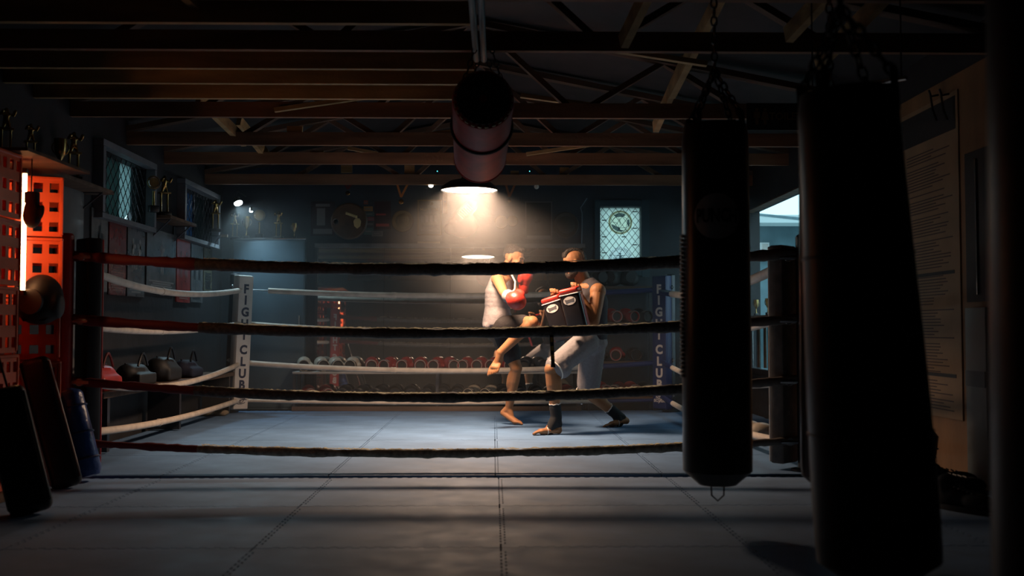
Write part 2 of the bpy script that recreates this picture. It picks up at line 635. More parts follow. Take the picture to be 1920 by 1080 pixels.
# ------------------------------------------------------------------ windows
def lattice(m, o, ax, ay, w, h, step_x, step_y, r, n):
    """diamond mesh of bent wires in the rectangle o + ax*[0,w] + ay*[0,h]"""
    ax, ay = Vector(ax), Vector(ay)
    for sgn in (1, -1):
        k0 = -int(h / step_y) - 2
        k1 = int(w / step_x) + int(h / step_y) + 3
        for k in range(k0, k1):
            # line x = k*step_x + sgn*(y/step_y)*step_x
            pts = []
            for q in (0.0, 1.0):
                pass
            x_at = lambda y: k * step_x + sgn * (y / step_y) * step_x
            ya, yb = 0.0, h
            xa, xb = x_at(ya), x_at(yb)
            # clip to 0..w
            def clip(x):
                return (x - k * step_x) * step_y / step_x * sgn
            if max(xa, xb) < 0 or min(xa, xb) > w:
                continue
            if xa < 0: ya = clip(0.0)
            if xa > w: ya = clip(w)
            if xb < 0: yb = clip(0.0)
            if xb > w: yb = clip(w)
            if yb - ya < 0.01:
                continue
            off = n * r * 0.6 * sgn
            m.tube([o + ax * x_at(ya) + ay * ya + Vector(ax).cross(ay) * off, o + ax * x_at(yb) + ay * yb + Vector(ax).cross(ay) * off], r, 5)


def frosted(name, col, amt):
    m = bpy.data.materials.new(name)
    m.use_nodes = True
    nt = m.node_tree
    nt.nodes.remove(nt.nodes['Principled BSDF'])
    t = nt.nodes.new('ShaderNodeBsdfTranslucent')
    t.inputs['Color'].default_value = (*col, 1)
    g = nt.nodes.new('ShaderNodeBsdfGlossy')
    g.inputs['Roughness'].default_value = 0.15
    mx = nt.nodes.new('ShaderNodeMixShader')
    mx.inputs[0].default_value = amt
    nt.links.new(t.outputs[0], mx.inputs[1])
    nt.links.new(g.outputs[0], mx.inputs[2])
    nt.links.new(mx.outputs[0], nt.nodes['Material Output'].inputs['Surface'])
    MATS[name] = m
    return m


def film(name, col):
    m = bpy.data.materials.new(name)
    m.use_nodes = True
    nt = m.node_tree
    nt.nodes.remove(nt.nodes['Principled BSDF'])
    t = nt.nodes.new('ShaderNodeBsdfTransparent')
    t.inputs['Color'].default_value = (*col, 1)
    nt.links.new(t.outputs[0], nt.nodes['Material Output'].inputs['Surface'])
    MATS[name] = m
    return m


M_frost = frosted('frosted_pane', (0.80, 0.84, 0.80), 0.05)
M_frost_dim = frosted('dim_daylight_pane', (0.05, 0.055, 0.055), 0.06)  # pane tints from here step the side windows' daylight from dim to bright
M_frost_mid = frosted('mid_daylight_pane', (0.34, 0.40, 0.40), 0.06)
M_frost_blue = frosted('blue_daylight_pane', (0.07, 0.10, 0.15), 0.06)
M_frost_teal = frosted('teal_daylight_pane', (0.09, 0.12, 0.115), 0.06)
M_frost_lit = frosted('clear_film_pane', (0.62, 0.66, 0.66), 0.05)
M_glass = mat('clear_glass', (0.9, 0.95, 0.95), 0.02, trans=1.0)

# back window: bright pane, chain-link wires, two round stickers
win = thing('window_1', ((WBX0 + WBX1) / 2, YB, WBZ0), 'daylit back window behind a wire mesh with two round club stickers', kind='structure')
ww, wh = WBX1 - WBX0, WBZ1 - WBZ0
MB().box(((WBX0 + WBX1) / 2, YB + 0.12, (WBZ0 + WBZ1) / 2), (ww, 0.006, wh)).done('pane', M_frost, win, smooth=0)
fr = MB()
for x in (WBX0 - 0.03, WBX1 + 0.05):
    fr.box((x, YB - 0.01, (WBZ0 + WBZ1) / 2), (0.06 if x < WBX1 else 0.09, 0.03, wh + 0.16))
for z in (WBZ0 - 0.03, WBZ1 + 0.04):
    fr.box(((WBX0 + WBX1) / 2, YB - 0.01, z), (ww, 0.03, 0.07))
fr.done('frame', mat('dark_teal_paint', (0.02, 0.05, 0.07), 0.6), win, smooth=0)
me = MB()
lattice(me, Vector((WBX0, YB + 0.05, WBZ0)), (1, 0, 0), (0, 0, 1), ww, wh, 0.075, 0.095, 0.003, 1)
me.done('wire_mesh', M_darksteel, win)
kn = MB()
for (px, py) in ((1133, 413), (1133, 444), (1133, 474), (1190, 397), (1190, 428), (1190, 459), (1170, 444)):
    p = at(px, py, YB + 0.045)
    kn.box(p, (0.055, 0.008, 0.012), bev=0.003)
kn.done('wire_tie', M_darksteel, win)


def ring_sheet(m, c, r0, r1, y, n=40):
    a = [(c.x + r0 * math.cos(2 * PI * k / n), c.z + r0 * math.sin(2 * PI * k / n)) for k in range(n)]
    b = [(c.x + r1 * math.cos(2 * PI * k / n), c.z + r1 * math.sin(2 * PI * k / n)) for k in range(n)]
    va = [m.bm.verts.new((x, y, z)) for x, z in a]
    vb = [m.bm.verts.new((x, y, z)) for x, z in b]
    for k in range(n):
        m.bm.faces.new((va[k], va[(k + 1) % n], vb[(k + 1) % n], vb[k]))


c1 = at(1163, 417, YB + 0.03)
M_stk_pale = film('pale_sticker_film', (0.95, 0.93, 0.80))
M_stk_gold = film('brown_sticker_ink', (0.35, 0.30, 0.22))
M_stk_navy = film('navy_sticker_ink', (0.12, 0.15, 0.18))
M_stk_grey = film('blue_sticker_film', (0.95, 0.92, 0.98))
s = MB(); ring_sheet(s, c1, 0.0001, 0.140, YB + 0.030); s.done('sticker', M_stk_pale, win, smooth=0)
s = MB(); ring_sheet(s, c1, 0.116, 0.137, YB + 0.027); s.done('sticker_border', M_stk_gold, win, smooth=0)
# boxing glove emblem on the sticker
g = MB()


def flat_poly(m, pts, y):
    m.bm.faces.new([m.bm.verts.new((x, y, z)) for x, z in pts])


def ell_pts(cx, cz, rx, rz, rot=0, n=24):
    out = []
    for k in range(n):
        a = 2 * PI * k / n
        x, z = rx * math.cos(a), rz * math.sin(a)
        out.append((cx + x * math.cos(rot) - z * math.sin(rot), cz + x * math.sin(rot) + z * math.cos(rot)))
    return out




def crescent(a0, a1, r0, inner, n=14):
    out = [(c1.x + r0 * math.cos(a0 + (a1 - a0) * k / n), c1.z + r0 * math.sin(a0 + (a1 - a0) * k / n)) for k in range(n + 1)]
    return out + [(c1.x + x, c1.z + z) for x, z in inner]


flat_poly(g, crescent(0.95, 2.35, 0.106, [(-0.045, 0.062), (0.0, 0.066), (0.04, 0.064)]), YB + 0.0255)
flat_poly(g, crescent(3.35, 5.15, 0.106, [(0.0, -0.088), (-0.012, -0.055), (-0.05, -0.045), (-0.085, -0.025)]), YB + 0.0255)
flat_poly(g, crescent(-0.55, 0.35, 0.106, [(0.082, 0.03), (0.080, -0.02)]), YB + 0.0255)
g.done('glove_emblem', M_stk_navy, win, smooth=0)
g = MB()
ring_sheet(g, c1, 0.107, 0.110, YB + 0.0262)
g.tube([(c1.x + x, YB + 0.024, c1.z + z) for x, z in ((-0.09, 0.02), (-0.07, 0.052), (-0.02, 0.064), (0.03, 0.066), (0.075, 0.045), (0.082, 0.0), (0.07, -0.04), (0.062, -0.085), (0.0, -0.09))], 0.0022, 4)
g.tube([(c1.x + x, YB + 0.024, c1.z + z) for x, z in ((-0.09, 0.0), (-0.05, -0.002), (-0.03, -0.02), (-0.015, -0.05), (0.0, -0.09))], 0.0022, 4)
for k in range(4):
    g.tube([(c1.x - 0.030 + 0.008 * k, YB + 0.024, c1.z + 0.036 - 0.018 * k), (c1.x - 0.012 + 0.004 * k, YB + 0.024, c1.z + 0.030 - 0.018 * k)], 0.002, 4)
g.tube([(c1.x - 0.02 + 0.02 * math.sin(t * 0.6), YB + 0.024, c1.z + 0.055 - 0.022 * t) for t in range(5)], 0.002, 4)
g.tube([(c1.x + 0.0, YB + 0.024, c1.z - 0.066), (c1.x + 0.06, YB + 0.024, c1.z - 0.06)], 0.0025, 4)
g.done('emblem_lines', M_stk_navy, win, smooth=0)
c2 = at(1163, 485, YB + 0.03)
s = MB(); ring_sheet(s, c2, 0.0001, 0.137, YB + 0.030); s.done('sticker', M_stk_grey, win, smooth=0)
s = MB()
ring_sheet(s, c2, 0.103, 0.107, YB + 0.028)
arc = 'MUAY THAI BOXING'
for k, ch in enumerate(arc):
    if ch == ' ':
        continue
    a = math.radians(162 - k * 144 / (len(arc) - 1))
    p = Vector((c2.x + 0.121 * math.cos(a), YB + 0.0275, c2.z + 0.121 * math.sin(a)))
    s.add_mesh(text_me(ch, 0.02), place((math.sin(a), 0, -math.cos(a)), (math.cos(a), 0, math.sin(a)), (0, -1, 0), p, 0.026))
for word, dx in (('FIGHT', -0.052), ('CLUB', 0.056)):
    s.add_mesh(text_me(word, 0.02), place((1, 0, 0), (0, 0, 1), (0, -1, 0), (c2.x + dx, YB + 0.0275, c2.z + 0.004), 0.024))
flat_poly(s, ell_pts(c2.x, c2.z + 0.055, 0.010, 0.012), YB + 0.0275)
flat_poly(s, [(c2.x - 0.085, c2.z + 0.036), (c2.x, c2.z + 0.028), (c2.x + 0.085, c2.z + 0.036), (c2.x, c2.z + 0.040)], YB + 0.0275)
flat_poly(s, [(c2.x - 0.012, c2.z + 0.03), (c2.x + 0.012, c2.z + 0.03), (c2.x + 0.022, c2.z - 0.07), (c2.x + 0.008, c2.z - 0.07), (c2.x, c2.z - 0.02), (c2.x - 0.008, c2.z - 0.07), (c2.x - 0.022, c2.z - 0.07)], YB + 0.0275)
s.done('sticker_print', M_stk_navy, win, smooth=0)

# two high windows in the left wall
for wi, (w, lab) in enumerate(((W1, 'high left window with a diamond mesh and pale daylight in one corner'), (W2, 'second high left window in deep blue shade near the corner'))):
    y0, y1, z0, z1 = w
    wd = thing('window_%d' % (wi + 2), (XL, (y0 + y1) / 2, z0), lab, kind='structure')
    L, Hh = y1 - y0, z1 - z0
    fr = MB()
    fr.box((XL + 0.03, (y0 + y1) / 2, z1 + 0.03), (0.10, L + 0.12, 0.05))
    fr.box((XL + 0.03, (y0 + y1) / 2, z0 - 0.025), (0.10, L + 0.12, 0.04))
    for y in (y0 - 0.03, y1 + 0.03):
        fr.box((XL + 0.03, y, (z0 + z1) / 2), (0.10, 0.05, Hh))
    fr.done('frame', mat('grey_painted_frame', (0.17, 0.18, 0.20), 0.5, noise=(6, 0.2)), wd, smooth=0)
    a, b = (0.36, 0.90) if wi == 0 else (0.0, 0.66)
    xg = XL - 0.10
    for (f0, f1, mt) in ((0, a, M_frost_dim), (a, 0.66 if wi == 0 else b, M_frost_teal if wi == 0 else M_frost_blue), (0.66 if wi == 0 else b, b, M_frost_mid), (b, 1, M_frost_dim)):  # daylight gradient across the window put into the pane colours
        if f1 - f0 < 0.01:
            continue
        lp = L * (f1 - f0) - 0.012
        pts = [(0, 0), (lp, 0), (lp, Hh), (0, Hh)]
        if wi == 0 and f0 == 0.66:
            pts = [(0, 0), (lp - 0.23, 0), (lp, 0.13), (lp, Hh), (0, Hh)]      # broken corner: bare sky
        MB().prism(pts, 0, 0.008, place((0, 1, 0), (0, 0, 1), (1, 0, 0), (xg, y0 + L * f0 + 0.006, z0))).done('pane', mt, wd, smooth=0)
    for f in (a, b):
        if f > 0.01:
            MB().box((xg + 0.01, y0 + L * f, (z0 + z1) / 2), (0.03, 0.02, Hh)).done('mullion', M_darksteel, wd, smooth=0)
    me = MB()
    lattice(me, Vector((XL - 0.01, y0, z0)), (0, 1, 0), (0, 0, 1), L, Hh, 0.115, 0.125, 0.0034, 1)
    me.done('wire_mesh', M_darksteel, wd)

# daylit opening in the right wall: sill, posts, glass below
op = thing('door_1', (XR, (OPEN_Y0 + OPEN_Y1) / 2, OPEN_Z0), 'wide glazed opening to the yard in the right wall', kind='structure')
fr = MB()
for y in (OPEN_Y0 + 0.03, 10.72, OPEN_Y1 - 0.03):
    fr.box((XR + 0.06, y, (OPEN_Z0 + 1.03) / 2), (0.07, 0.06, 1.03 - OPEN_Z0))
fr.box((XR + 0.06, (OPEN_Y0 + OPEN_Y1) / 2, OPEN_Z0 + 0.03), (0.09, OPEN_Y1 - OPEN_Y0, 0.06))
fr.done('frame', M_darksteel, op, smooth=0)
MB().box((XR + 0.02, (OPEN_Y0 + OPEN_Y1) / 2, 1.02), (0.26, OPEN_Y1 - OPEN_Y0, 0.05)).done('sill', M_timber_dark, op, smooth=0)
MB().box((XR + 0.04, (OPEN_Y0 + OPEN_Y1) / 2, OPEN_Z1 - 0.006), (0.10, OPEN_Y1 - OPEN_Y0, 0.012)).done('lintel_board', M_timber_dark, op, smooth=0)
for (ya, yb) in ((OPEN_Y0 + 0.06, 10.69), (10.75, OPEN_Y1 - 0.06)):
    MB().box((XR + 0.06, (ya + yb) / 2, 0.745), (0.006, yb - ya, 0.5)).done('pane', M_glass, op, smooth=0)
for y in (9.75, 10.28, 10.98, 11.24):
    MB().box((XR + 0.06, y, 0.745), (0.03, 0.028, 0.5)).done('glazing_bar', M_timber_dark, op, smooth=0)

# the yard outside
M_out = mat('teal_grey_boards', (0.13, 0.22, 0.26), 0.8, noise=(4, 0.2))
MB().box((XR + 6.2, 9, -0.2), (12, 40, 0.2)).done('ground', mat('pale_yard_concrete', (0.30, 0.33, 0.34), 0.9, noise=(3, 0.2)), base=False, kind='structure', label='pale concrete yard outside the opening')
nb = thing('neighbouring_shed', (XR + 4.6, 17.2, -0.1), 'teal boarded shed with a sloping tin roof seen through the opening', 'shed')
MB().box((XR + 4.6, 17.2, 1.20), (7.0, 3.0, 2.61)).done('wall', M_out, nb, smooth=0)
rm = MB()
rm.bar((XR + 4.6, 15.0, 2.42), (XR + 4.6, 19.4, 3.02), 7.6, 0.05)
rr = rm.done('roof', mat('tin_sheet', (0.28, 0.36, 0.38), 0.5, 0.3), nb, smooth=0)
for k in range(8):
    x = XR + 1.0 + k
    MB().bar((x, 14.98, 2.46), (x, 19.38, 3.06), 0.06, 0.05).done('roof_rib', M_out, rr, smooth=0)
wp = at(1433, 470, 15.69)
wn_ = MB().box((wp.x, 15.68, wp.z), (0.13, 0.06, 0.24)).done('window', mat('white_window_paint', (0.85, 0.87, 0.88), 0.5), nb, smooth=0)
MB().box((wp.x, 15.64, wp.z), (0.09, 0.02, 0.19)).done('pane', M_whiteprint, wn_, smooth=0)
MB().box((wp.x, 15.63, wp.z - 0.14), (0.34, 0.10, 0.03)).done('window_ledge', M_whiteprint, nb, smooth=0)

# ================================================================== boxing ring
RX0, RX1, RY0, RY1 = -2.62, 1.86, 6.73, 11.25
RC = Vector(((RX0 + RX1) / 2, (RY0 + RY1) / 2, 0))
RZ = 0.010
LETTER_Z = [(775 - y) / 174.0 for y in (545, 566, 588, 610, 631, 658, 680, 702, 723)]


def corner_post(x, y, pad_m, back_m, let_m, post_m, label, logo, top=1.48):
    t = thing('corner_post', (x, y, RZ), label, 'ring post', 'ring corner posts')
    n = (RC - Vector((x, y, 0))).normalized()
    n.z = 0
    s = Vector((0, 0, 1)).cross(n)
    P = Vector((x, y, 0))
    post_c = P - n * 0.17
    MB().lathe([(0.10, RZ), (0.10, RZ + 0.012), (0.057, RZ + 0.02), (0.057, 1.49), (0.045, 1.505)], Matrix.Translation((post_c.x, post_c.y, 0)), 20).done('post', post_m, t)
    M = place(s, (0, 0, 1), n, P + Vector((0, 0, (top + 0.05) / 2)))
    pd = MB().box((0, 0, 0.038), (0.176, top - 0.06, 0.021), M, 0.008, 3).done('pad', pad_m, t)
    MB().box((0, 0, -0.012), (0.186, top - 0.046, 0.098), M, 0.014, 2).done('pad_backing', back_m, t)
    lm = MB()
    for ch, z in zip('FIGHTCLUB', LETTER_Z):
        lm.add_mesh(text_me(ch, 0.045), place(s, (0, 0, 1), n, P + n * 0.0496 + Vector((0, 0, z + RZ)), 0.130))
    lm.done('lettering', let_m, pd, smooth=0)
    if logo == 'swirl':
        q = MB()
        for (rx, rz, a0, a1, dz) in ((0.06, 0.022, 0.3, 5.4, 0.135), (0.035, 0.014, 0.2, 4.2, 0.140), (0.02, 0.010, 2.2, 7.2, 0.137)):
            q.tube([P + n * 0.0505 + s * (rx * math.cos(a0 + (a1 - a0) * k / 16) + 0.01) + Vector((0, 0, dz + rz * math.sin(a0 + (a1 - a0) * k / 16) + 0.012 * math.cos(a0 + (a1 - a0) * k / 16))) for k in range(17)], 0.0035, 5)
        q.tube([P + n * 0.0505 + s * (-0.01 + 0.012 * k) + Vector((0, 0, 0.165 + 0.008 * (k % 2))) for k in range(6)], 0.003, 5)
        q.done('logo', M_navyprint, pd)
    elif logo == 'boxer':
        q = MB()
        q.add_mesh(text_me('NZ', 0.03), place(s, (0, 0, 1), n, P + n * 0.0498 + s * -0.015 + Vector((0, 0, 0.172)), 0.042))
        q.add_mesh(text_me('BOXER', 0.03), place(s, (0, 0, 1), n, P + n * 0.0498 + Vector((0, 0, 0.138)), 0.045))
        q.tube([P + n * 0.0505 + s * 0.022 + Vector((0, 0, 0.185)), P + n * 0.0505 + s * 0.03 + Vector((0, 0, 0.165)), P + n * 0.0505 + s * 0.01 + Vector((0, 0, 0.13)), P + n * 0.0505 + s * -0.012 + Vector((0, 0, 0.112))], 0.0045, 5)
        q.done('logo', M_whiteprint, pd, smooth=0)
    for z in (0.19, 0.57, 0.955, 1.357):
        for dd in (Vector((n.x, 0, 0)).normalized(), Vector((0, n.y, 0)).normalized()):
            a = post_c + Vector((0, 0, z)) + dd * 0.055
            hk = MB()
            hk.tube([a, a + dd * 0.05, a + dd * 0.11], [0.012, 0.018, 0.012], 8)
            hk.tube([a + dd * (0.05 + 0.022 * math.cos(k * PI / 5)) + Vector((0, 0, 0.02 * math.sin(k * PI / 5))) for k in range(10)], 0.006, 6, closed=True)
            hk.done('turnbuckle', M_steel, t)
    return t


wp_ = corner_post(at(446, 770, RY1).x, RY1, M_white, M_white, M_navyprint, M_darksteel, 'white padded corner post with dark blue vertical lettering', 'swirl')
wp_.rotation_euler = (0, math.radians(2.1), 0)
WPX = at(446, 770, RY1).x
corner_post(RX1 - 0.05, RY1, M_blue, M_blue, M_whiteprint, M_darksteel, 'navy padded corner post with pale vertical lettering and a logo', 'boxer')
corner_post(RX0 + 0.04, RY0, M_redvinyl, M_black, M_whiteprint, M_redvinyl, 'red steel corner post with a black-backed pad beside the crates', None)
corner_post(RX1, RY0, M_white, M_tan, M_navyprint, M_black, 'grey-backed corner pad on a black post beside the heavy bag', None, 1.44)


M_fray = frosted('frayed_pale_thread', (0.95, 0.90, 0.75), 0.0)


def rope(side, level, p0, p1, sag, r, mats, label, fuzz=0.0, seed=0, out=Vector((0, 0, 0)), tapes=()):
    """mats: list of (t0, t1, material, part name)"""
    rnd = random.Random(seed)
    p0, p1 = Vector(p0), Vector(p1)
    t_ = thing('ring_rope', (p0 + p1) / 2 - Vector((0, 0, sag)), label, 'ring rope', 'ring ropes')

    def pt(t):
        return p0.lerp(p1, t) + Vector((0, 0, -4 * sag * t * (1 - t))) + out * (4 * t * (1 - t))
    for (t0, t1, m, nm, rr) in mats:
        n = max(6, int((t1 - t0) * (150 if fuzz else 40)))
        rad = []
        path = []
        w = 0
        for k in range(n + 1):
            t = t0 + (t1 - t0) * k / n
            w = 0.75 * w + rnd.uniform(-1, 1) * fuzz
            rad.append(r * rr + w + rnd.uniform(-0.35, 0.35) * fuzz)
            path.append(pt(t) + Vector((0, 0, rnd.uniform(-0.4, 0.4) * fuzz)))
        MB().tube(path, rad, 12).done(nm, m, t_)
    if fuzz:
        n = 260
        path, rad = [], []
        for k in range(n + 1):
            t = 0.19 + 0.66 * k / n
            path.append(pt(t) + Vector((0, rnd.uniform(-0.006, 0.002), r * 1.03 + rnd.uniform(-0.002, 0.004))))
            rad.append(rnd.uniform(0.0010, 0.0050))
        MB().tube(path, rad, 6).done('frayed_edge', M_fray, t_)
    for (tc, m) in tapes:
        n = 5
        MB().tube([pt(tc - 0.006 + 0.012 * k / n) for k in range(n + 1)], [r * (1.05 + 0.16 * rnd.random()) for k in range(n + 1)], 10).done('tape_wrap', m, t_)
    return t_


LV = ['lowest', 'second', 'third', 'top']
yF = RY0 - 0.10
for i, (z, sag, r, cover, fz, e) in enumerate(((0.20, 0.080, 0.026, M_canvasrope, 0.0032, 0.185), (0.585, 0.115, 0.029, M_charrope, 0.0030, 0.180), (0.97, 0.095, 0.032, M_charrope, 0.0026, 0.185), (1.37, 0.100, 0.036, M_charrope, 0.0040, 0.180))):
    rope('front', i, (RX0 - 0.10, yF, z), (RX1 + 0.08, yF, z + (0.02 if i == 3 else 0)), sag, r,
         [(0.0, e, M_redrope, 'red_sleeve', 0.95), (e, 0.865, cover, 'wrap', 1.0), (0.865, 1.0, M_tan, 'grey_sleeve', 0.98)],
         ['lowest rope across the front of the ring, grubby canvas wrap', 'second rope up across the front of the ring, black wrap', 'third rope up across the front, frayed black wrap over the fighters', 'top rope across the front, thick ragged black wrap'][i],
         fuzz=fz, seed=20 + i, tapes=((0.66, M_canvasrope if i == 0 else M_charrope), (0.875, M_tan)))
for i, (z0, z1, sag, r) in enumerate(((0.24, 0.145, 0.06, 0.027), (0.575, 0.535, 0.13, 0.026), (0.93, 0.965, 0.06, 0.027), (1.30, 1.325, 0.10, 0.028))):
    rope('left', i, (RX0 - 0.02, RY0, z0), (WPX + 0.025 * z1, RY1, z1), sag, r,
         [(0.0, 0.035, M_redrope, 'red_sleeve', 0.95), (0.035, 0.975, M_cream, 'cream_sleeve', 1.0), (0.975, 1.0, M_white, 'tape_end', 0.9)],
         '%s cream rope along the poster wall side of the ring' % ['lowest', 'second lowest', 'second highest', 'highest'][i], seed=40 + i, out=Vector((-0.06, 0, 0)), tapes=((0.42, M_cream),))
for i, (z, sag, r) in enumerate(((0.14, 0.03, 0.02), (0.545, 0.09, 0.030), (0.965, 0.09, 0.028), (1.335, 0.07, 0.030))):
    st = 0.06 if i == 3 else 0.0
    ms = [(st, 0.86, M_cream, 'cream_sleeve', 1.0), (0.86, 1.0, M_blue, 'blue_sleeve', 0.92)]
    if st:
        ms.insert(0, (0.0, st, M_steel, 'bare_cable', 0.18))
    rope('back', i, (WPX + 0.03, RY1 + 0.06, z), (RX1 - 0.05, RY1 + 0.06, z), sag, r, ms, '%s cream rope along the mirror side of the ring' % ['lowest', 'second lowest', 'second highest', 'highest'][i], seed=60 + i, tapes=((0.36, M_cream),))
for i, (z, sag, r) in enumerate(((0.18, 0.06, 0.026), (0.56, 0.10, 0.026), (0.97, 0.09, 0.030), (1.31, 0.10, 0.034))):
    rope('right', i, (RX1, RY0, z), (RX1 - 0.05, RY1, z), sag, r, [(0.0, 0.86, M_cream, 'cream_sleeve', 1.0), (0.86, 1.0, M_blue, 'blue_sleeve', 0.95)],
         '%s cream rope on the opening side of the ring' % ['lowest', 'second lowest', 'second highest', 'highest'][i], seed=80 + i)
# short webbing strap hanging from the third front rope
a = at(1034, 628, yF - 0.045); b = at(1037, 686, yF - 0.05)
st = thing('webbing_strap', b, 'short black and yellow webbing strap hanging from the third front rope', 'strap')
MB().bar(a, b, 0.024, 0.005, up=Vector((0, -1, 0))).done('strap', M_blackcloth, st, smooth=0)
q = MB()
for k in range(3):
    c = a.lerp(b, 0.15 + 0.28 * k)
    q.box(c + Vector((0, -0.004, 0)), (0.016, 0.003, 0.03))
q.done('yellow_stripe', mat('yellow_webbing', (0.35, 0.24, 0.04), 0.8), st, smooth=0)
MB().box(b, (0.03, 0.012, 0.02), bev=0.004).done('buckle', M_black, st)

# ================================================================== bags
def chain(m, p0, p1, link=0.05, r=0.005):
    p0, p1 = Vector(p0), Vector(p1)
    n = max(2, int((p1 - p0).length / (link * 0.78)))
    s, u, d = frame_along(p1 - p0)
    for k in range(n):
        c = p0.lerp(p1, (k + 0.5) / n)
        w = s if k % 2 else u
        m.tube([c + d * (link / 2 * math.cos(j * PI / 4)) + w * (link * 0.28 * math.sin(j * PI / 4)) for j in range(8)], r, 5, closed=True)


def heavy_bag(x, y, z0, z1, r, label, material, bulge=0.06, hook=ZC, seams=(), taper=0.0, chains=4):
    t = thing('heavy_bag', (x, y, z0), label, 'punching bag', 'hanging heavy bags')
    L = z1 - z0
    prof = []
    N = 26
    for k in range(N + 1):
        f = k / N
        z = L * f
        e = min(1.0, math.sqrt(max(0.0, 1 - (1 - min(1, z / 0.075)) ** 2)) * 0.4 + 0.6 if z < 0.075 else 1.0)
        et = 1.0 if L - z > 0.03 else 0.94
        rr = r * (1 + bulge * math.cos(PI * (f - 0.12)) - taper * f) * e * et
        prof.append((rr, z))
    prof = [(0.01, 0.0)] + [(prof[0][0] * 0.9, 0.0)] + prof[1:] + [(0.02, L + 0.004)]
    MB().lathe(prof, None, 40).done('bag_body', material, t, local=True)
    for sz in seams:
        f = sz
        rr = r * (1 + bulge * math.cos(PI * (f - 0.12)) - taper * f) + 0.001
        MB().tube([(rr * math.cos(2 * PI * j / 40), rr * math.sin(2 * PI * j / 40), L * f) for j in range(40)], 0.004, 6, closed=True).done('seam', material, t, local=True)
    ch = MB()
    top = Vector((0, 0, hook - z0 - 0.02))
    mid = Vector((0, 0, min(L + 0.26, hook - z0 - 0.06)))
    for k in range(chains):
        a = 2 * PI * (k + 0.5) / chains
        b = Vector((r * 0.92 * math.cos(a), r * 0.92 * math.sin(a), L - 0.005))
        cs = MB()
        chain(cs, b + Vector((0, 0, 0.03)), mid)
        cs.done('chain', M_darksteel, t, local=True)
        MB().box((0, 0, 0), (0.04, 0.008, 0.13), Matrix.Translation(b + Vector((0, 0, -0.01))) @ Matrix.Rotation(a + PI / 2, 4, 'Z')).done('hanging_strap', M_black, t, smooth=0, local=True)
    if (top - mid).length > 0.05:
        chain(ch, mid, top)
        ch.done('chain', M_darksteel, t, local=True)
    return t


# bag with a round logo, hanging before the right corner of the ring
p = at(1343, 570, 4.80)
zb, zt = at(1343, 908, 4.8).z, at(1343, 236, 4.8).z
BR = 0.155
bag = heavy_bag(p.x, p.y, zb, zt, BR, 'long black heavy bag with a pale round logo in front of the ring', M_black2, 0.02)


def wrap_cyl(m, R, a0):
    for v in m.bm.verts:
        a = a0 + v.co.x / R
        z = v.co.y
        rr = R + v.co.z
        v.co = Vector((rr * math.cos(a), rr * math.sin(a), z))


lz = at(1343, 405, 4.8 - BR).z - zb
a_c = -PI / 2 - 0.18
q = MB()
n = 40
ctr = [q.bm.verts.new((0, 0, 0.0))]
rings = []
for rk in range(1, 5):
    rings.append([q.bm.verts.new((0.103 * rk / 4 * math.cos(2 * PI * k / n), 0.103 * rk / 4 * math.sin(2 * PI * k / n), 0.0)) for k in range(n)])
for k in range(n):
    q.bm.faces.new((ctr[0], rings[0][k], rings[0][(k + 1) % n]))
    for rk in range(3):
        q.bm.faces.new((rings[rk][k], rings[rk + 1][k], rings[rk + 1][(k + 1) % n], rings[rk][(k + 1) % n]))
for v in q.bm.verts:
    v.co.z = 0.004
wrap_cyl(q, BR * 1.02, a_c)
for v in q.bm.verts:
    v.co.z += lz
q.done('logo_patch', M_white, bag, local=True)
q = MB()
tm = text_me('PUNCH', 0.03)
q.add_mesh(tm, Matrix.Diagonal((0.053, 0.085, 1, 1)))
bmesh.ops.triangulate(q.bm, faces=q.bm.faces[:])
bmesh.ops.subdivide_edges(q.bm, edges=q.bm.edges[:], cuts=1)
for v in q.bm.verts:
    v.co.z = 0.0075
wrap_cyl(q, BR * 1.02, a_c)
for v in q.bm.verts:
    v.co.z += lz
q.done('lettering', M_print_dark, bag, smooth=0, local=True)
lc = MB()
L = zt - zb
for k in range(34):
    f = 0.30 + 0.40 * k / 34
    a = PI + 0.06
    rr = BR * (1 + 0.02 * math.cos(PI * (f - 0.12))) + 0.006
    lc.box((0, 0, 0), (0.012, 0.034, 0.016), Matrix.Translation((rr * math.cos(a), rr * math.sin(a), L * f)) @ Matrix.Rotation(a, 4, 'Z'), 0.004, 1)
lc.done('lacing', M_cream, bag, local=True)
hp = MB()
hp.tube([(-0.03, 0, 0.01), (-0.028, 0, -0.05), (0, 0, -0.075), (0.028, 0, -0.05), (0.03, 0, 0.01)], 0.004, 6)
hp.done('floor_tether', M_black, bag, local=True)

# big bag in the right foreground
p = at(1650, 1086, 3.12)
zb, zt = p.z, at(1600, 172, 3.12).z
bb_ = heavy_bag(p.x, p.y, zb, zt, 0.163, 'broad black heavy bag sagging at the bottom in the right foreground', M_black, 0.11, seams=(0.30, 0.66))
bb_.rotation_euler = (0, math.radians(-3.2), 0)
# slimmer bag half hidden behind it
p = at(1562, 600, 4.35)
heavy_bag(p.x, p.y, 0.24, at(1562, 300, 4.35).z, 0.135, 'slim dark heavy bag half hidden behind the broad bag', M_black2, 0.02, seams=(0.5,))
# very near bag at the frame edge
p = at(2024, 600, 1.95)
heavy_bag(p.x, p.y, 0.22, 1.66, 0.155, 'black heavy bag very close at the edge of the view', M_black, 0.03)

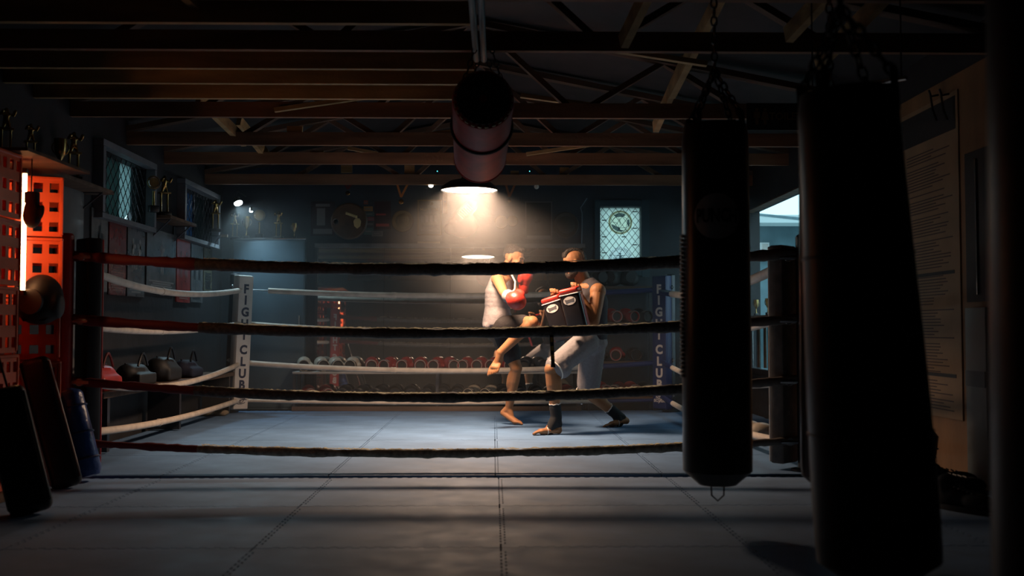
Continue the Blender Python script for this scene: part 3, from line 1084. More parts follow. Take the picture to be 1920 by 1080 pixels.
# oxblood uppercut bag slung under the ceiling rails
ub = thing('uppercut_bag', at(905, 300, 6.2), 'oxblood leather uppercut bag slung from rails above the ring front', 'punching bag')
A = at(906, 186, 5.55); B = at(900, 296, 6.75)
dv = (B - A).normalized()
s, u, d = frame_along(dv)
Mx = Matrix((s, u, d)).transposed().to_4x4()
Mx.translation = A
Lb = (B - A).length
R = 0.168
MB().lathe([(0.02, -0.004), (R * 0.86, -0.004), (R * 0.97, 0.012), (R, 0.04), (R * 1.01, Lb * 0.5), (R, Lb - 0.04), (R * 0.97, Lb - 0.012), (R * 0.86, Lb), (0.02, Lb)], Mx, 40).done('bag_body', M_oxblood, ub)
MB().lathe([(0.02, -0.010), (R * 0.84, -0.010), (R * 0.86, -0.003), (0.02, -0.003)], Mx, 40, False, False).done('end_cap', M_black, ub)
for f, rr, mm in ((0.40, R * 1.035, M_black),):
    MB().tube([Mx @ Vector((rr * math.cos(2 * PI * j / 40), rr * math.sin(2 * PI * j / 40), Lb * f + 0.02 * math.sin(2 * PI * j / 40))) for j in range(40)], 0.011, 8, closed=True).done('strap_hoop', mm, ub)
MB().tube([Mx @ Vector((R * 0.99 * math.cos(2 * PI * j / 40), R * 0.99 * math.sin(2 * PI * j / 40), Lb - 0.012)) for j in range(40)], 0.005, 6, closed=True).done('piping', M_oxblood, ub)
lc = MB()
for k in range(26):
    a = 2 * PI * k / 26
    lc.box((0, 0, 0), (0.006, 0.022, 0.03), Mx @ Matrix.Translation((R * 0.93 * math.cos(a), R * 0.93 * math.sin(a), 0.008)) @ Matrix.Rotation(a, 4, 'Z'), 0.002, 1)
lc.done('lacing', mat('waxed_lace', (0.38, 0.26, 0.14), 0.5), ub)
ch = MB()
for (f, ang) in ((0.08, 1), (0.08, -1), (0.45, 1), (0.45, -1)):
    b = Mx @ Vector((0, 0, Lb * f)) + Vector((0.10 * ang, 0, R * 0.8))
    ch = MB()
    chain(ch, b, Vector((b.x * 0.3 + 0.7 * A.x, b.y, ZC + 0.02)), 0.045, 0.004)
    ch.done('chain', M_darksteel, ub)
# the pair of ceiling rails
for (px, lab) in ((893, 'thin steel ceiling rail with a pipe beside it'), (907, 'second thin steel ceiling rail of the pair above the red bag')):
    b = at(px, 97, ty[1]); b.z = ZC - 0.02
    MB().tube([Vector((b.x - 0.02, 1.2, b.z)), Vector((b.x, ty[1] + 0.1, b.z))], 0.018, 12).done('ceiling_rail', mat('grey_pipe_paint', (0.20, 0.23, 0.25), 0.4, 0.3), label=lab, cat='rail', group='ceiling rails')

# ================================================================== pendant lamp
LP = at(880, 357, 8.85)
lamp = thing('pendant_lamp', LP, 'white dish pendant lamp glowing over the ring', 'lamp')
Ml = Matrix.Translation(LP)
MB().lathe([(0.242, -0.004), (0.247, 0.0), (0.235, 0.03), (0.17, 0.075), (0.07, 0.10), (0.05, 0.16), (0.03, 0.17)], Ml, 40, False, True).done('shade', mat('dark_enamel', (0.03, 0.03, 0.035), 0.4), lamp)
MB().disc(LP + Vector((0, 0, 0.006)), 0.238, (0, 0, 1), 40).done('diffuser', glow('lamp_diffuser', (1.0, 0.80, 0.62), 10.0), lamp)
MB().tube([LP + Vector((0, 0, 0.165)), Vector((LP.x, LP.y, RIDGE_Z - 0.05))], 0.006, 8).done('cord', M_black, lamp)
ld = bpy.data.lights.new('lamp_light', 'AREA')
ld.shape = 'DISK'
ld.size = 0.44
ld.energy = 80
ld.color = (1.0, 0.66, 0.44)
ld.spread = math.radians(145)
lo = bpy.data.objects.new('lamp_light', ld)
lo.parent = lamp
lo.location = (0, 0, 0.001)
COL.objects.link(lo)

# ================================================================== wall mirror
MY = YB - 0.03
mir = thing('wall_mirror', at(845, 765, MY), 'long dim wall mirror behind the glove shelves', 'mirror')
mx0, mx1 = at(595, 600, MY).x, at(1092, 600, MY).x
mz0, mz1 = 0.05, at(800, 464, MY).z
M_mirror = mat('mirror_silver', (0.62, 0.62, 0.62), 0.015, 1.0)
npan = 4
gl = []
for k in range(npan):
    xa = mx0 + (mx1 - mx0) * k / npan
    xb = mx0 + (mx1 - mx0) * (k + 1) / npan
    o = MB().box((0, 0, 0), (xb - xa - 0.003, 0.006, mz1 - mz0)).done('mirror_panel', M_mirror, mir, smooth=0, local=True)
    o.location = Vector(((xa + xb) / 2, MY - 0.01, (mz0 + mz1) / 2)) - mir.location
    o.rotation_euler = (math.radians(-1.3), 0, math.radians(0.17))
fr = MB()
fr.box(((mx0 + mx1) / 2, MY - 0.012, mz1 + 0.02), (mx1 - mx0 + 0.06, 0.05, 0.045))
fr.done('top_rail', mat('grey_trim_paint', (0.16, 0.15, 0.15), 0.4, noise=(8, 0.3)), mir, smooth=0)
fr = MB()
for x in (mx0 - 0.012, mx1 + 0.012):
    fr.box((x, MY - 0.012, (mz0 + mz1) / 2), (0.024, 0.04, mz1 - mz0))
fr.done('side_rail', M_darksteel, mir, smooth=0)

# ================================================================== left side: crates, shields
def panel(m, w, h, M, t=0.008, holes=True):
    """crate side: solid bands with rows of rectangular holes"""
    xs = [0, 0.06, 0.20, 0.30, 0.44, 0.56, 0.70, 0.80, 0.94, 1.0]
    zs = [0, 0.08, 0.24, 0.42, 0.58, 0.74, 0.90, 1.0]
    for i in range(len(xs) - 1):
        for j in range(len(zs) - 1):
            if holes and i % 2 == 1 and j % 2 == 1:
                continue
            m.box(((xs[i] + xs[i + 1]) / 2 * w - w / 2, (zs[j] + zs[j + 1]) / 2 * h - h / 2, 0), ((xs[i + 1] - xs[i]) * w, (zs[j + 1] - zs[j]) * h, t), M)


def make_crate(w, d, h):
    t = thing('plastic_crate', (0, 0, 0))
    for (n, s, ww) in (((0, -1, 0), (1, 0, 0), w), ((0, 1, 0), (-1, 0, 0), w), ((1, 0, 0), (0, 1, 0), d), ((-1, 0, 0), (0, -1, 0), d)):
        n, s = Vector(n), Vector(s)
        m = MB()
        dist = (d if abs(n.y) else w) / 2 - 0.006
        panel(m, ww, h - 0.012, place(s, (0, 0, 1), n, n * dist + Vector((0, 0, h / 2))))
        m.done('side_panel', M_redplastic, t, smooth=0, local=True)
    MB().box((0, 0, 0.012), (w - 0.02, d - 0.02, 0.01)).done('base_panel', M_redplastic, t, smooth=0, local=True)
    r = MB()
    for (x, y, sx, sy) in ((0, -d / 2, w, 0.022), (0, d / 2, w, 0.022), (-w / 2, 0, 0.022, d), (w / 2, 0, 0.022, d)):
        r.box((x * 0.97, y * 0.97, h - 0.012), (sx, sy, 0.018), bev=0.004, seg=1)
    r.done('rim', M_redplastic, t, local=True)
    for sx in (-1, 1):
        for sy in (-1, 1):
            MB().box((sx * (w / 2 - 0.006), sy * (d / 2 - 0.006), h / 2), (0.02, 0.02, h - 0.03), bev=0.004, seg=1).done('corner_rib', M_redplastic, t, local=True)
    return t


CH = 0.36
proto = make_crate(0.36, 0.30, CH)
xb = at(52, 500, 6.25).x
xa = at(40, 500, 5.70).x - 0.19
first = True
HT = ['floor crate', 'second crate up', 'third crate up', 'fourth crate up', 'topmost crate']
for (x, y, nm, zoff, k0) in ((xb, 6.25, 'glowing red crate stack behind the front stack', 0.0, 0), (xa, 5.55, 'dark red crate stack at the frame edge', 0.05, 0)):
    for k in range(5):
        o = proto if first else copy_tree(proto)
        first = False
        o.location = (x + 0.006 * math.sin(k * 2.3), y, zoff + CH * k)
        o.rotation_euler = (0, 0, 0 if zoff else math.radians(24))
        tag(o, '%s of the %s' % (HT[k], nm), 'crate', 'red plastic crates by the ring post')
    if zoff:
        MB().box((x, y, 0.025), (0.40, 0.32, 0.05), bev=0.006).done('pallet_board', M_timber_dark, label='low dark board under the front red crate stack', cat='board')
# red tube light between the stacks
p = at(45, 420, 5.86)
tl = thing('tube_light', (p.x, 5.86, 1.12), 'vertical orange-red tube light glowing between the crate stacks', 'lamp')
MB().tube([(p.x, 5.86, 1.12), (p.x, 5.86, 1.78)], 0.012, 10).done('tube', glow('red_tube_glow', (1.0, 0.45, 0.18), 22.0), tl)
for z in (1.105, 1.785):
    MB().box((p.x, 5.86, z), (0.03, 0.03, 0.03), bev=0.005).done('end_socket', M_black, tl)
q = MB().tube([(p.x - 0.02, 5.86, 1.1), (p.x - 0.03, 5.87, 0.6), (p.x - 0.05, 5.88, 0.02)], 0.004, 6)
q.done('lead', M_black, tl)


MB().box((xb + 0.03, 6.0, CH * 5 + 0.06), (0.52, 0.86, 0.018), Matrix.Identity(4)).done('plank_shelf', M_timber_dark, label='flat board laid across the tops of the two crate stacks', cat='board')

# things hung on the crates
def glove_mb():
    m = MB()
    m.ell((0, 0.085, 0.082), (0.080, 0.115, 0.080))
    m.ell((0, 0.03, 0.07), (0.070, 0.09, 0.062))
    m.ell((0.072, 0.055, 0.062), (0.030, 0.075, 0.036), Matrix.Rotation(0.25, 3, 'Z'))
    m.cap((0, 0.02, 0.066), (0, -0.025, 0.064), 0.060, 0.056)
    return m


ME_GLOVE = None


def make_glove(m_body, m_cuff, m_rim, m_lab, key, cache={}):
    global ME_GLOVE
    t = thing('boxing_glove', (0, 0, 0))
    if ME_GLOVE is None:
        o = blob('glove_body', glove_mb(), 0.010, 5, None, None)
        ME_GLOVE = o.data
        bpy.data.objects.remove(o)
    me = ME_GLOVE.copy()
    link_mesh('glove_body', me, m_body, t)
    cu = MB()
    cu.lathe([(0.0585, -0.035), (0.064, -0.03), (0.064, -0.118), (0.060, -0.124), (0.050, -0.118), (0.048, -0.08)], Matrix.Translation((0, 0, 0.064)) @ Matrix.Rotation(-PI / 2, 4, 'X') @ Matrix.Diagonal((1, 1, 1, 1)), 22, False, True)
    # lathe axis z maps to +y after the rotation, so profile z is along y
    cu.done('cuff', m_cuff, t, local=True)
    MB().tube([(0.060 * math.cos(2 * PI * k / 20), -0.122, 0.064 + 0.060 * math.sin(2 * PI * k / 20)) for k in range(20)], 0.0038, 6, closed=True).done('cuff_rim', m_rim, t, local=True)
    MB().disc((0, -0.10, 0.064), 0.050, (0, -1, 0), 20).done('cuff_lining', M_print_dark, t, local=True)
    lb = MB()
    for k in range(8):
        a0 = math.radians(42 + 12 * k); a1 = math.radians(42 + 12 * (k + 1))
        r = 0.0665
        lb.bm.faces.new([lb.bm.verts.new((r * math.cos(a), y, 0.064 + r * math.sin(a))) for a, y in ((a0, -0.110), (a1, -0.110), (a1, -0.062), (a0, -0.062))])
    bmesh.ops.remove_doubles(lb.bm, verts=lb.bm.verts[:], dist=1e-5)
    lb.done('cuff_label', m_lab, t, local=True)
    return t


M_shelfred = mat('dark_red_glove_leather', (0.24, 0.02, 0.02), 0.25, bump=(30, 0.1, 0.004))
M_shelfcream = mat('cream_glove_leather', (0.42, 0.37, 0.30), 0.4, noise=(9, 0.2))
M_shelfblack = mat('black_glove_leather', (0.022, 0.022, 0.026), 0.35, bump=(30, 0.1, 0.004))
M_rim = mat('pale_binding', (0.34, 0.31, 0.28), 0.6)
KIND = {
    'red': lambda: make_glove(M_shelfred, M_shelfred, M_rim, M_print_grey, 'red'),
    'cream': lambda: make_glove(M_shelfcream, M_shelfblack, M_shelfcream, M_rim, 'cream'),
    'black': lambda: make_glove(M_shelfblack, M_shelfblack, M_shelfblack, M_print_grey, 'black'),
    'cloth': lambda: make_glove(M_blackcloth, M_blackcloth, M_blackcloth, M_blackcloth, 'cloth'),
    'darkred': lambda: make_glove(M_redvinyl, M_redvinyl, M_rim, M_rim, 'darkred'),
}
GP = {}


def glove(kind, loc, rz, label, group, rx=0.0, ry=0.0):
    if kind not in GP:
        GP[kind] = o = KIND[kind]()
    else:
        o = copy_tree(GP[kind])
    o.location = loc
    o.rotation_euler = (rx, ry, rz)
    return tag(o, label, 'boxing glove', group)


# black glove dangling in the lit gap and a strap above it
g1 = at(58, 402, 5.80)
gl_ = glove('cloth', (g1.x, 5.80, g1.z + 0.05), 0.3, 'black glove dangling in front of the glowing crate', 'gloves hung on the crates', rx=-PI / 2)
gl_.scale = (0.62, 0.62, 0.62)
MB().tube([Vector((g1.x, 5.80, g1.z + 0.11)), Vector((g1.x, 5.80, CH * 5 + 0.045))], 0.004, 6).done('hanging_cord', M_blackcloth, gl_)
a = at(91, 328, 6.17); b = at(88, 384, 6.165)
MB().tube([a, a.lerp(b, 0.3) + Vector((0.012, 0, 0)), a.lerp(b, 0.7) + Vector((0.008, 0, 0)), b], [0.012, 0.011, 0.010, 0.006], 8, flat=0.35).done('hand_wrap', mat('grey_green_wrap', (0.10, 0.14, 0.11), 0.9), label='grey green hand wrap hanging over the glowing crate', cat='hand wrap')
# black head guard hung low on the crate corner
def make_headguard(m):
    t = thing('head_guard', (0, 0, 0))
    b = MB()
    b.ell((0, 0, 0.12), (0.10, 0.125, 0.125))
    b.ell((0, -0.03, 0.06), (0.095, 0.10, 0.07))
    b.ell((0.09, -0.02, 0.09), (0.025, 0.06, 0.07))
    b.ell((-0.09, -0.02, 0.09), (0.025, 0.06, 0.07))
    o = blob('shell', b, 0.012, 6, m, t)
    f = MB()
    f.prism(ell_pts(0, 0, 0.058, 0.062), 0, 0.02, place((1, 0, 0), (0, 0, 1), (0, -1, 0), (0, -0.118, 0.105)))
    f.done('face_opening', M_print_dark, t, local=True)
    c = MB()
    c.tube([(-0.085, -0.05, 0.05), (-0.05, -0.085, 0.012), (0.05, -0.085, 0.012), (0.085, -0.05, 0.05)], 0.009, 6, flat=0.4)
    c.done('chin_strap', M_blackcloth, t, local=True)
    return t


HG = make_headguard(mat('matte_black_padding', (0.008, 0.008, 0.010), 0.6, bump=(40, 0.2, 0.004)))
hp = at(78, 606, 6.04)
HG.location = (hp.x, 6.04, hp.z)
HG.scale = (1.15, 1.15, 1.15)
tag(HG, 'black head guard hung low on the red crates', 'head guard', 'head guards')


def shield(bot, top, w, th, m, label, edge):
    t = thing('kick_shield', bot, label, 'kick shield', 'leaning shields')
    d = (top - bot)
    L = d.length
    n = Vector((0.35, -1, 0)).normalized()
    s = d.normalized().cross(n).normalized()
    n2 = s.cross(d.normalized())
    M = place(s, d.normalized(), n2, (bot + top) / 2)
    MB().box((0, 0, 0), (w, L, th), M, 0.04, 4).done('pad_body', m, t)
    for sg in (-1, 1):
        MB().tube([M @ Vector((sg * (w / 2 - 0.004), -L / 2 + 0.04, th / 2 - 0.018)), M @ Vector((sg * (w / 2 - 0.004), L / 2 - 0.04, th / 2 - 0.018))], 0.006, 6).done('piping', edge, t)
    for k in (-0.2, 0.15):
        h = MB()
        h.tube([M @ Vector((-0.05, L * k, -th / 2)), M @ Vector((-0.04, L * k, -th / 2 - 0.03)), M @ Vector((0.04, L * k, -th / 2 - 0.03)), M @ Vector((0.05, L * k, -th / 2))], 0.010, 6)
        h.done('handle', M_black, t)
    return t


M_piping = mat('grey_piping', (0.42, 0.40, 0.36), 0.5)
b0 = at(62, 940, 5.18); b0.z = 0.004
t0 = at(4, 728, 5.24)
shield(b0, t0, 0.20, 0.10, M_black, 'black kick shield leaning on the front crates, nearest the frame edge', M_piping)
b0 = at(128, 905, 6.02); b0.z = 0.004
t0 = at(62, 672, 6.10)
shield(b0, t0, 0.17, 0.09, M_black, 'black kick shield with a pale edge leaning beside the ring post', M_piping)
for (p0, p1, Y0, lab) in (((128, 905), (-30, 525), 6.165, 'thin steel pole leaning behind the shield by the ring post'), ((79, 940), (-40, 536), 5.28, 'thin steel pole leaning behind the shield at the frame edge')):
    a = at(p0[0], p0[1], Y0); a.z = 0.004
    b = at(p1[0], p1[1], Y0)
    sp_ = thing('steel_pole', a, lab, 'pole', 'poles leaning with the shields')
    MB().tube([a, b], 0.006, 8).done('shaft', M_chrome, sp_)
    MB().tube([b, b + (b - a).normalized() * 0.03], 0.010, 8).done('end_cap', M_black, sp_)
bb = thing('floor_bag', at(170, 898, 6.30), 'blue vinyl bag leaning at the foot of the ring post', 'bag')
b0 = at(166, 880, 6.30); b0.z = 0.075
t0 = at(130, 735, 6.34)
d = (t0 - b0)
s, u, dd = frame_along(d)
Mb = Matrix((s, u, dd)).transposed().to_4x4(); Mb.translation = b0
Lb = d.length
MB().lathe([(0.01, -0.05), (0.055, -0.045), (0.073, -0.01), (0.075, Lb * 0.5), (0.073, Lb - 0.02), (0.06, Lb), (0.02, Lb + 0.02)], Mb, 24).done('bag_body', mat('blue_vinyl', (0.03, 0.08, 0.28), 0.3, bump=(14, 0.5, 0.02)), bb)
for f in (0.12, 0.45, 0.8):
    MB().tube([Mb @ Vector((0.077 * math.cos(2 * PI * k / 24), 0.077 * math.sin(2 * PI * k / 24), Lb * f)) for k in range(24)], 0.006, 6, closed=True).done('strap', M_blue, bb)

# pale board standing against the left wall behind the post
ya, yb_ = on_x(118, 400, XL + 0.06).y, on_x(160, 400, XL + 0.06).y
wbd = thing('leaning_board', (XL + 0.06, (ya + yb_) / 2, 0.0), 'plain grey board standing against the wall behind the crates', 'board')
zt_ = on_x(140, 335, XL + 0.06).z
MB().box((XL + 0.04, (ya + yb_) / 2, zt_ / 2), (0.02, yb_ - ya, zt_), bev=0.004).done('sheet', mat('grey_laminate', (0.20, 0.20, 0.20), 0.35, noise=(5, 0.15)), wbd)
MB().box((XL + 0.055, (ya + yb_) / 2, 1.0), (0.008, yb_ - ya - 0.05, 0.10)).done('paint_band', mat('dark_grey_band', (0.06, 0.06, 0.07), 0.5), wbd, smooth=0)

# ------------------------------------------------------------------ posters on the left wall
def gloss(name, col):
    return mat(name, col, 0.22, noise=(7, 0.35), spec=0.6)


def poster(x0, x1, yt, yb, kind, col, ink, label):
    y0, y1 = lw(x0, 500).y, lw(x1, 500).y
    z1, z0 = lw(x0, yt).z, lw(x0, yb).z
    t = thing('fight_poster', (XL, (y0 + y1) / 2, z0), label, 'poster', 'posters on the left wall')
    w, h = y1 - y0, z1 - z0
    MB().box((XL + 0.008, (y0 + y1) / 2, (z0 + z1) / 2), (0.012, w, h)).done('sheet', gloss('poster_' + kind + str(x0), col), t, smooth=0)
    o = Vector((XL + 0.0155, y0, z0))
    M = place((0, w, 0), (0, 0, h), (1, 0, 0), o)
    q = MB()

    def poly(pts):
        q.bm.faces.new([q.bm.verts.new(M @ Vector((x, y, 0))) for x, y in pts])

    def fig(cx, cy, sc, lean=0):
        # boxer in guard: head, body, two arms, two legs
        asp = h / w
        for (ex, ey, rx, ry) in ((0, 0.30, 0.045, 0.05), (0, 0.15, 0.07, 0.11), (-0.06 + lean, 0.20, 0.035, 0.07), (0.09 + lean, 0.20, 0.05, 0.04), (-0.035, -0.08, 0.035, 0.14), (0.05, -0.08, 0.035, 0.14)):
            poly([(cx + (ex + rx * math.cos(a)) * sc * asp, cy + (ey + ry * math.sin(a)) * sc) for a in [2 * PI * k / 12 for k in range(12)]])
    if kind == 'solo':
        fig(0.5, 0.50, 0.9)
    elif kind == 'duo':
        fig(0.30, 0.55, 0.75, 0.02); fig(0.70, 0.55, 0.75, -0.05)
    elif kind == 'wide':
        fig(0.5, 0.50, 1.0)
    if kind in ('text', 'solo', 'duo', 'wide'):
        n = 12 if kind == 'text' else 4
        top = 0.42 if kind == 'text' else 0.17
        rnd = random.Random(x0)
        for k in range(n):
            zc = top - k * (top - 0.03) / n
            hw = 0.5 * rnd.uniform(0.5, 0.85)
            hh = (top / n) * 0.30
            poly([(0.5 - hw, zc - hh), (0.5 + hw, zc - hh), (0.5 + hw, zc + hh), (0.5 - hw, zc + hh)])
    q.done('print', ink, t, smooth=0)
    return t


INK = mat('grey_halftone', (0.26, 0.25, 0.24), 0.3)
INK2 = mat('dark_halftone', (0.03, 0.03, 0.032), 0.3)
INK3 = mat('pink_halftone', (0.30, 0.13, 0.11), 0.3)
poster(167, 198, 388, 545, 'solo', (0.15, 0.145, 0.14), INK2, 'grey poster of a lone boxer nearest the crates')
poster(201, 233, 402, 552, 'text', (0.16, 0.022, 0.02), INK3, 'dark red poster packed with small text lines')
poster(236, 268, 418, 555, 'duo', (0.09, 0.09, 0.095), INK, 'dark grey poster of two boxers squaring up')
poster(272, 327, 425, 545, 'wide', (0.12, 0.115, 0.115), INK, 'wide grey poster of a tall boxer between the windows')
poster(329, 354, 446, 566, 'duo', (0.36, 0.045, 0.035), INK3, 'bright red poster of two boxers under the far window')
poster(356, 378, 456, 566, 'duo', (0.13, 0.125, 0.125), INK2, 'small grey poster beside the bright red one')
poster(380, 395, 464, 545, 'text', (0.12, 0.11, 0.07), INK2, 'narrow yellowish poster nearest the corner')


# ------------------------------------------------------------------ trophies
def make_trophy(kind, h):
    t = thing('trophy', (0, 0, 0))
    if kind == 'cup':
        MB().box((0, 0, h * 0.08), (0.08, 0.08, h * 0.16), bev=0.006).done('base', M_black, t, local=True)
        MB().lathe([(0.028, h * 0.16), (0.014, h * 0.22), (0.010, h * 0.42), (0.022, h * 0.47), (0.045, h * 0.58), (0.056, h * 0.78), (0.060, h), (0.054, h), (0.048, h * 0.78), (0.03, h * 0.6)], None, 20, True, True).done('cup', M_gold, t, local=True)
        q = MB()
        for sg in (-1, 1):
            q.tube([(sg * (0.05 + 0.028 * math.sin(PI * k / 8)), 0, h * (0.60 + 0.32 * k / 8)) for k in range(9)], 0.005, 6)
        q.done('handle', M_gold, t, local=True)
    elif kind == 'column':
        MB().box((0, 0, h * 0.05), (0.11, 0.09, h * 0.10), bev=0.006).done('base', M_black, t, local=True)
        for sg in (-1, 1):
            MB().lathe([(0.012, h * 0.10), (0.009, h * 0.13), (0.009, h * 0.52), (0.012, h * 0.55)], Matrix.Translation((sg * 0.03, 0, 0)), 12).done('column', M_gold, t, local=True)
        MB().box((0, 0, h * 0.57), (0.10, 0.07, h * 0.04), bev=0.004).done('plate', M_oldgold, t, local=True)
        f = MB()
        z = h * 0.59
        s = h * 0.40
        f.cap((-0.02, 0, z), (-0.008, 0, z + s * 0.42), 0.011, 0.014)
        f.cap((0.025, 0, z), (0.008, 0, z + s * 0.42), 0.011, 0.014)
        f.cap((0, 0, z + s * 0.45), (0, 0, z + s * 0.72), 0.020, 0.024)
        f.cap((0.02, 0, z + s * 0.72), (0.045, -0.02, z + s * 0.62), 0.009); f.cap((0.045, -0.02, z + s * 0.62), (0.055, -0.02, z + s * 0.85), 0.009, 0.014)
        f.cap((-0.02, 0, z + s * 0.72), (-0.045, -0.02, z + s * 0.66), 0.009); f.cap((-0.045, -0.02, z + s * 0.66), (-0.03, -0.045, z + s * 0.8), 0.009, 0.014)
        f.ell((0, 0, z + s * 0.91), (0.015, 0.016, 0.020))
        blob('figure', f, 0.007, 2, M_gold, t)
    else:
        MB().box((0, 0, h * 0.09), (0.09, 0.06, h * 0.18), bev=0.006).done('base', M_black, t, local=True)
        MB().lathe([(0.014, h * 0.18), (0.010, h * 0.5), (0.016, h * 0.55)], None, 12).done('stem', M_gold, t, local=True)
        m = MB()
        m.lathe([(0.062, -0.008), (0.066, 0), (0.062, 0.008)], Matrix.Translation((0, 0, h * 0.78)) @ Matrix.Rotation(PI / 2, 4, 'X'), 26)
        m.done('disc', M_oldgold, t, local=True)
        MB().tube([(0.050 * math.cos(2 * PI * k / 24), -0.010, h * 0.78 + 0.050 * math.sin(2 * PI * k / 24)) for k in range(24)], 0.005, 6, closed=True).done('disc_rim', M_chrome, t, local=True)
    return t


TP = {}


def trophy(kind, loc, rz, sc, label):
    if kind not in TP:
        o = TP[kind] = make_trophy(kind, 0.36)
    else:
        o = copy_tree(TP[kind])
    o.location = loc
    o.rotation_euler = (0, 0, rz)
    o.scale = (sc * 0.85,) * 3
    return tag(o, label, 'trophy', 'trophies')


def wall_shelf(x0, x1, y0, y1, z, label, m=M_timber_dark):
    t = thing('wall_shelf', ((x0 + x1) / 2, (y0 + y1) / 2, z - 0.03), label, 'shelf')
    MB().box(((x0 + x1) / 2, (y0 + y1) / 2, z - 0.015), (x1 - x0, y1 - y0, 0.03), bev=0.003).done('board', m, t)
    return t


def bracket(t, x, y, z, dx, dy):
    MB().tube([(x, y, z - 0.03), (x + dx, y + dy, z - 0.03)], 0.008, 6).tube([(x, y, z - 0.18), (x + dx, y + dy, z - 0.03)], 0.007, 6).tube([(x, y, z - 0.19), (x, y, z - 0.03)], 0.008, 6).done('bracket', M_darksteel, t)


SHZ = 1.95
yA0, yA1 = 6.0, on_x(160, 300, XL).y
sh = wall_shelf(XL, XL + 0.22, yA0, yA1, SHZ, 'high wall shelf of trophies above the crates')
for y in (6.2, yA1 - 0.15): bracket(sh, XL + 0.01, y, SHZ, 0.18, 0)
for (px, kind, sc, lab) in ((14, 'column', 1.0, 'tall gold figure trophy above the front crates'), (60, 'column', 0.9, 'gold figure trophy second along the high shelf'), (116, 'cup', 0.85, 'gold cup trophy on the high shelf above the grey board'), (141, 'column', 1.15, 'tallest gold figure trophy at the end of the high shelf')):
    p = on_x(px, 280, XL + 0.13)
    trophy(kind, (XL + 0.12, p.y, SHZ), 0.6, sc, lab)
y0_, y1_ = W1[1] + 0.08, W2[0] - 0.08
sh = wall_shelf(XL, XL + 0.20, y0_, y1_, SHZ - 0.02, 'short wall shelf between the two high windows')
for y in (y0_ + 0.1, y1_ - 0.1): bracket(sh, XL + 0.01, y, SHZ - 0.02, 0.16, 0)
for (px, kind, sc, lab) in ((288, 'disc', 1.1, 'round disc trophy between the high windows'), (308, 'column', 1.2, 'tall column trophy between the high windows')):
    p = on_x(px, 380, XL + 0.11)
    trophy(kind, (XL + 0.11, p.y, SHZ - 0.02), 0.7, sc, lab)

# cabinet in the back left corner with trophies on top
CX0, CX1 = at(436, 600, 11.83).x, at(571, 600, 11.83).x
CZ = at(500, 448, 11.83).z
cab = thing('locker_cabinet', ((CX0 + CX1) / 2, 11.89, 0), 'tall blue-grey cabinet in the back corner under the trophies', 'cabinet')
M_cab = mat('blue_grey_enamel', (0.08, 0.12, 0.15), 0.35, noise=(4, 0.15))
MB().box(((CX0 + CX1) / 2, 11.892, CZ / 2), (CX1 - CX0, 0.112, CZ), bev=0.008).done('body', M_cab, cab)
dr = MB().box(((CX0 + CX1) / 2, 11.832, CZ / 2), (CX1 - CX0 - 0.02, 0.018, CZ - 0.06), bev=0.004).done('door', M_cab, cab)
MB().box((CX1 - 0.06, 11.815, 1.0), (0.015, 0.02, 0.12), bev=0.004).done('handle', M_steel, dr)
MB().box(((CX0 + CX1) / 2, 11.840, CZ + 0.004), (CX1 - CX0 + 0.02, 0.02, 0.018), bev=0.004).done('top_edge', M_chrome, cab)
for (px, kind, sc, rz, lab) in ((440, 'column', 1.0, 0.0, 'gold figure trophy at the corner end of the cabinet'), (462, 'cup', 0.85, 0.3, 'bright cup trophy beside the clip lamp'), (486, 'disc', 1.15, 0.2, 'round disc trophy on two gold columns on the cabinet'), (522, 'column', 1.05, -0.2, 'gold figure trophy at the mirror end of the cabinet'), (552, 'cup', 0.6, 0.0, 'small cup trophy at the edge of the cabinet')):
    p = at(px, 440, 11.895)
    trophy(kind, (p.x, 11.898, CZ + 0.001), rz, sc, lab)
sh = wall_shelf(XL, XL + 0.16, W2[1] + 0.08, 11.55, SHZ, 'narrow corner shelf beside the far window')
bracket(sh, XL + 0.01, 11.4, SHZ, 0.12, 0)
p = on_x(404, 400, XL + 0.10)
trophy('column', (XL + 0.10, min(p.y, 11.45), SHZ), 0.5, 1.15, 'glinting figure trophy on the narrow corner shelf')

# clip-on cold white spotlight above the cabinet
sp = at(447, 381, 11.60)
cl = thing('clip_lamp', sp, 'cold white clip-on spotlight glaring above the corner cabinet', 'lamp')
aim = Vector((0.45, -0.45, -1.0)).normalized()
s, u, d = frame_along(aim)
Mc = Matrix((s, u, d)).transposed().to_4x4(); Mc.translation = sp
MB().lathe([(0.02, -0.08), (0.03, -0.07), (0.052, 0.0), (0.050, 0.0), (0.03, -0.05)], Mc, 20, True, True).done('reflector', M_chrome, cl)
MB().ell(sp - aim * 0.012, (0.046, 0.032, 0.034), n=16, m=10).done('bulb', glow('cold_bulb', (0.80, 0.95, 1.0), 30.0), cl)
MB().tube([sp - aim * 0.08, sp - aim * 0.12 + Vector((0, 0.1, 0.05)), Vector((sp.x, YB - 0.01, sp.z + 0.12))], 0.007, 6).done('arm', M_darksteel, cl)
sp2 = at(471, 393, 11.65)
c2_ = thing('clip_lamp', sp2, 'smaller cold white clip lamp low beside the round disc trophy', 'lamp')
MB().lathe([(0.012, 0.03), (0.02, 0.02), (0.026, -0.02), (0.022, -0.02)], Matrix.Translation(sp2), 16, True, False).done('reflector', M_chrome, c2_)
MB().ell(sp2 + Vector((0, -0.004, -0.018)), (0.020, 0.016, 0.014), n=12, m=8).done('bulb', glow('cold_bulb', (0.80, 0.95, 1.0), 30.0), c2_)
MB().tube([sp2 + Vector((0, 0, 0.03)), sp2 + Vector((0, 0.2, 0.06)), Vector((sp2.x, YB - 0.01, sp2.z + 0.06))], 0.005, 6).done('arm', M_darksteel, c2_)
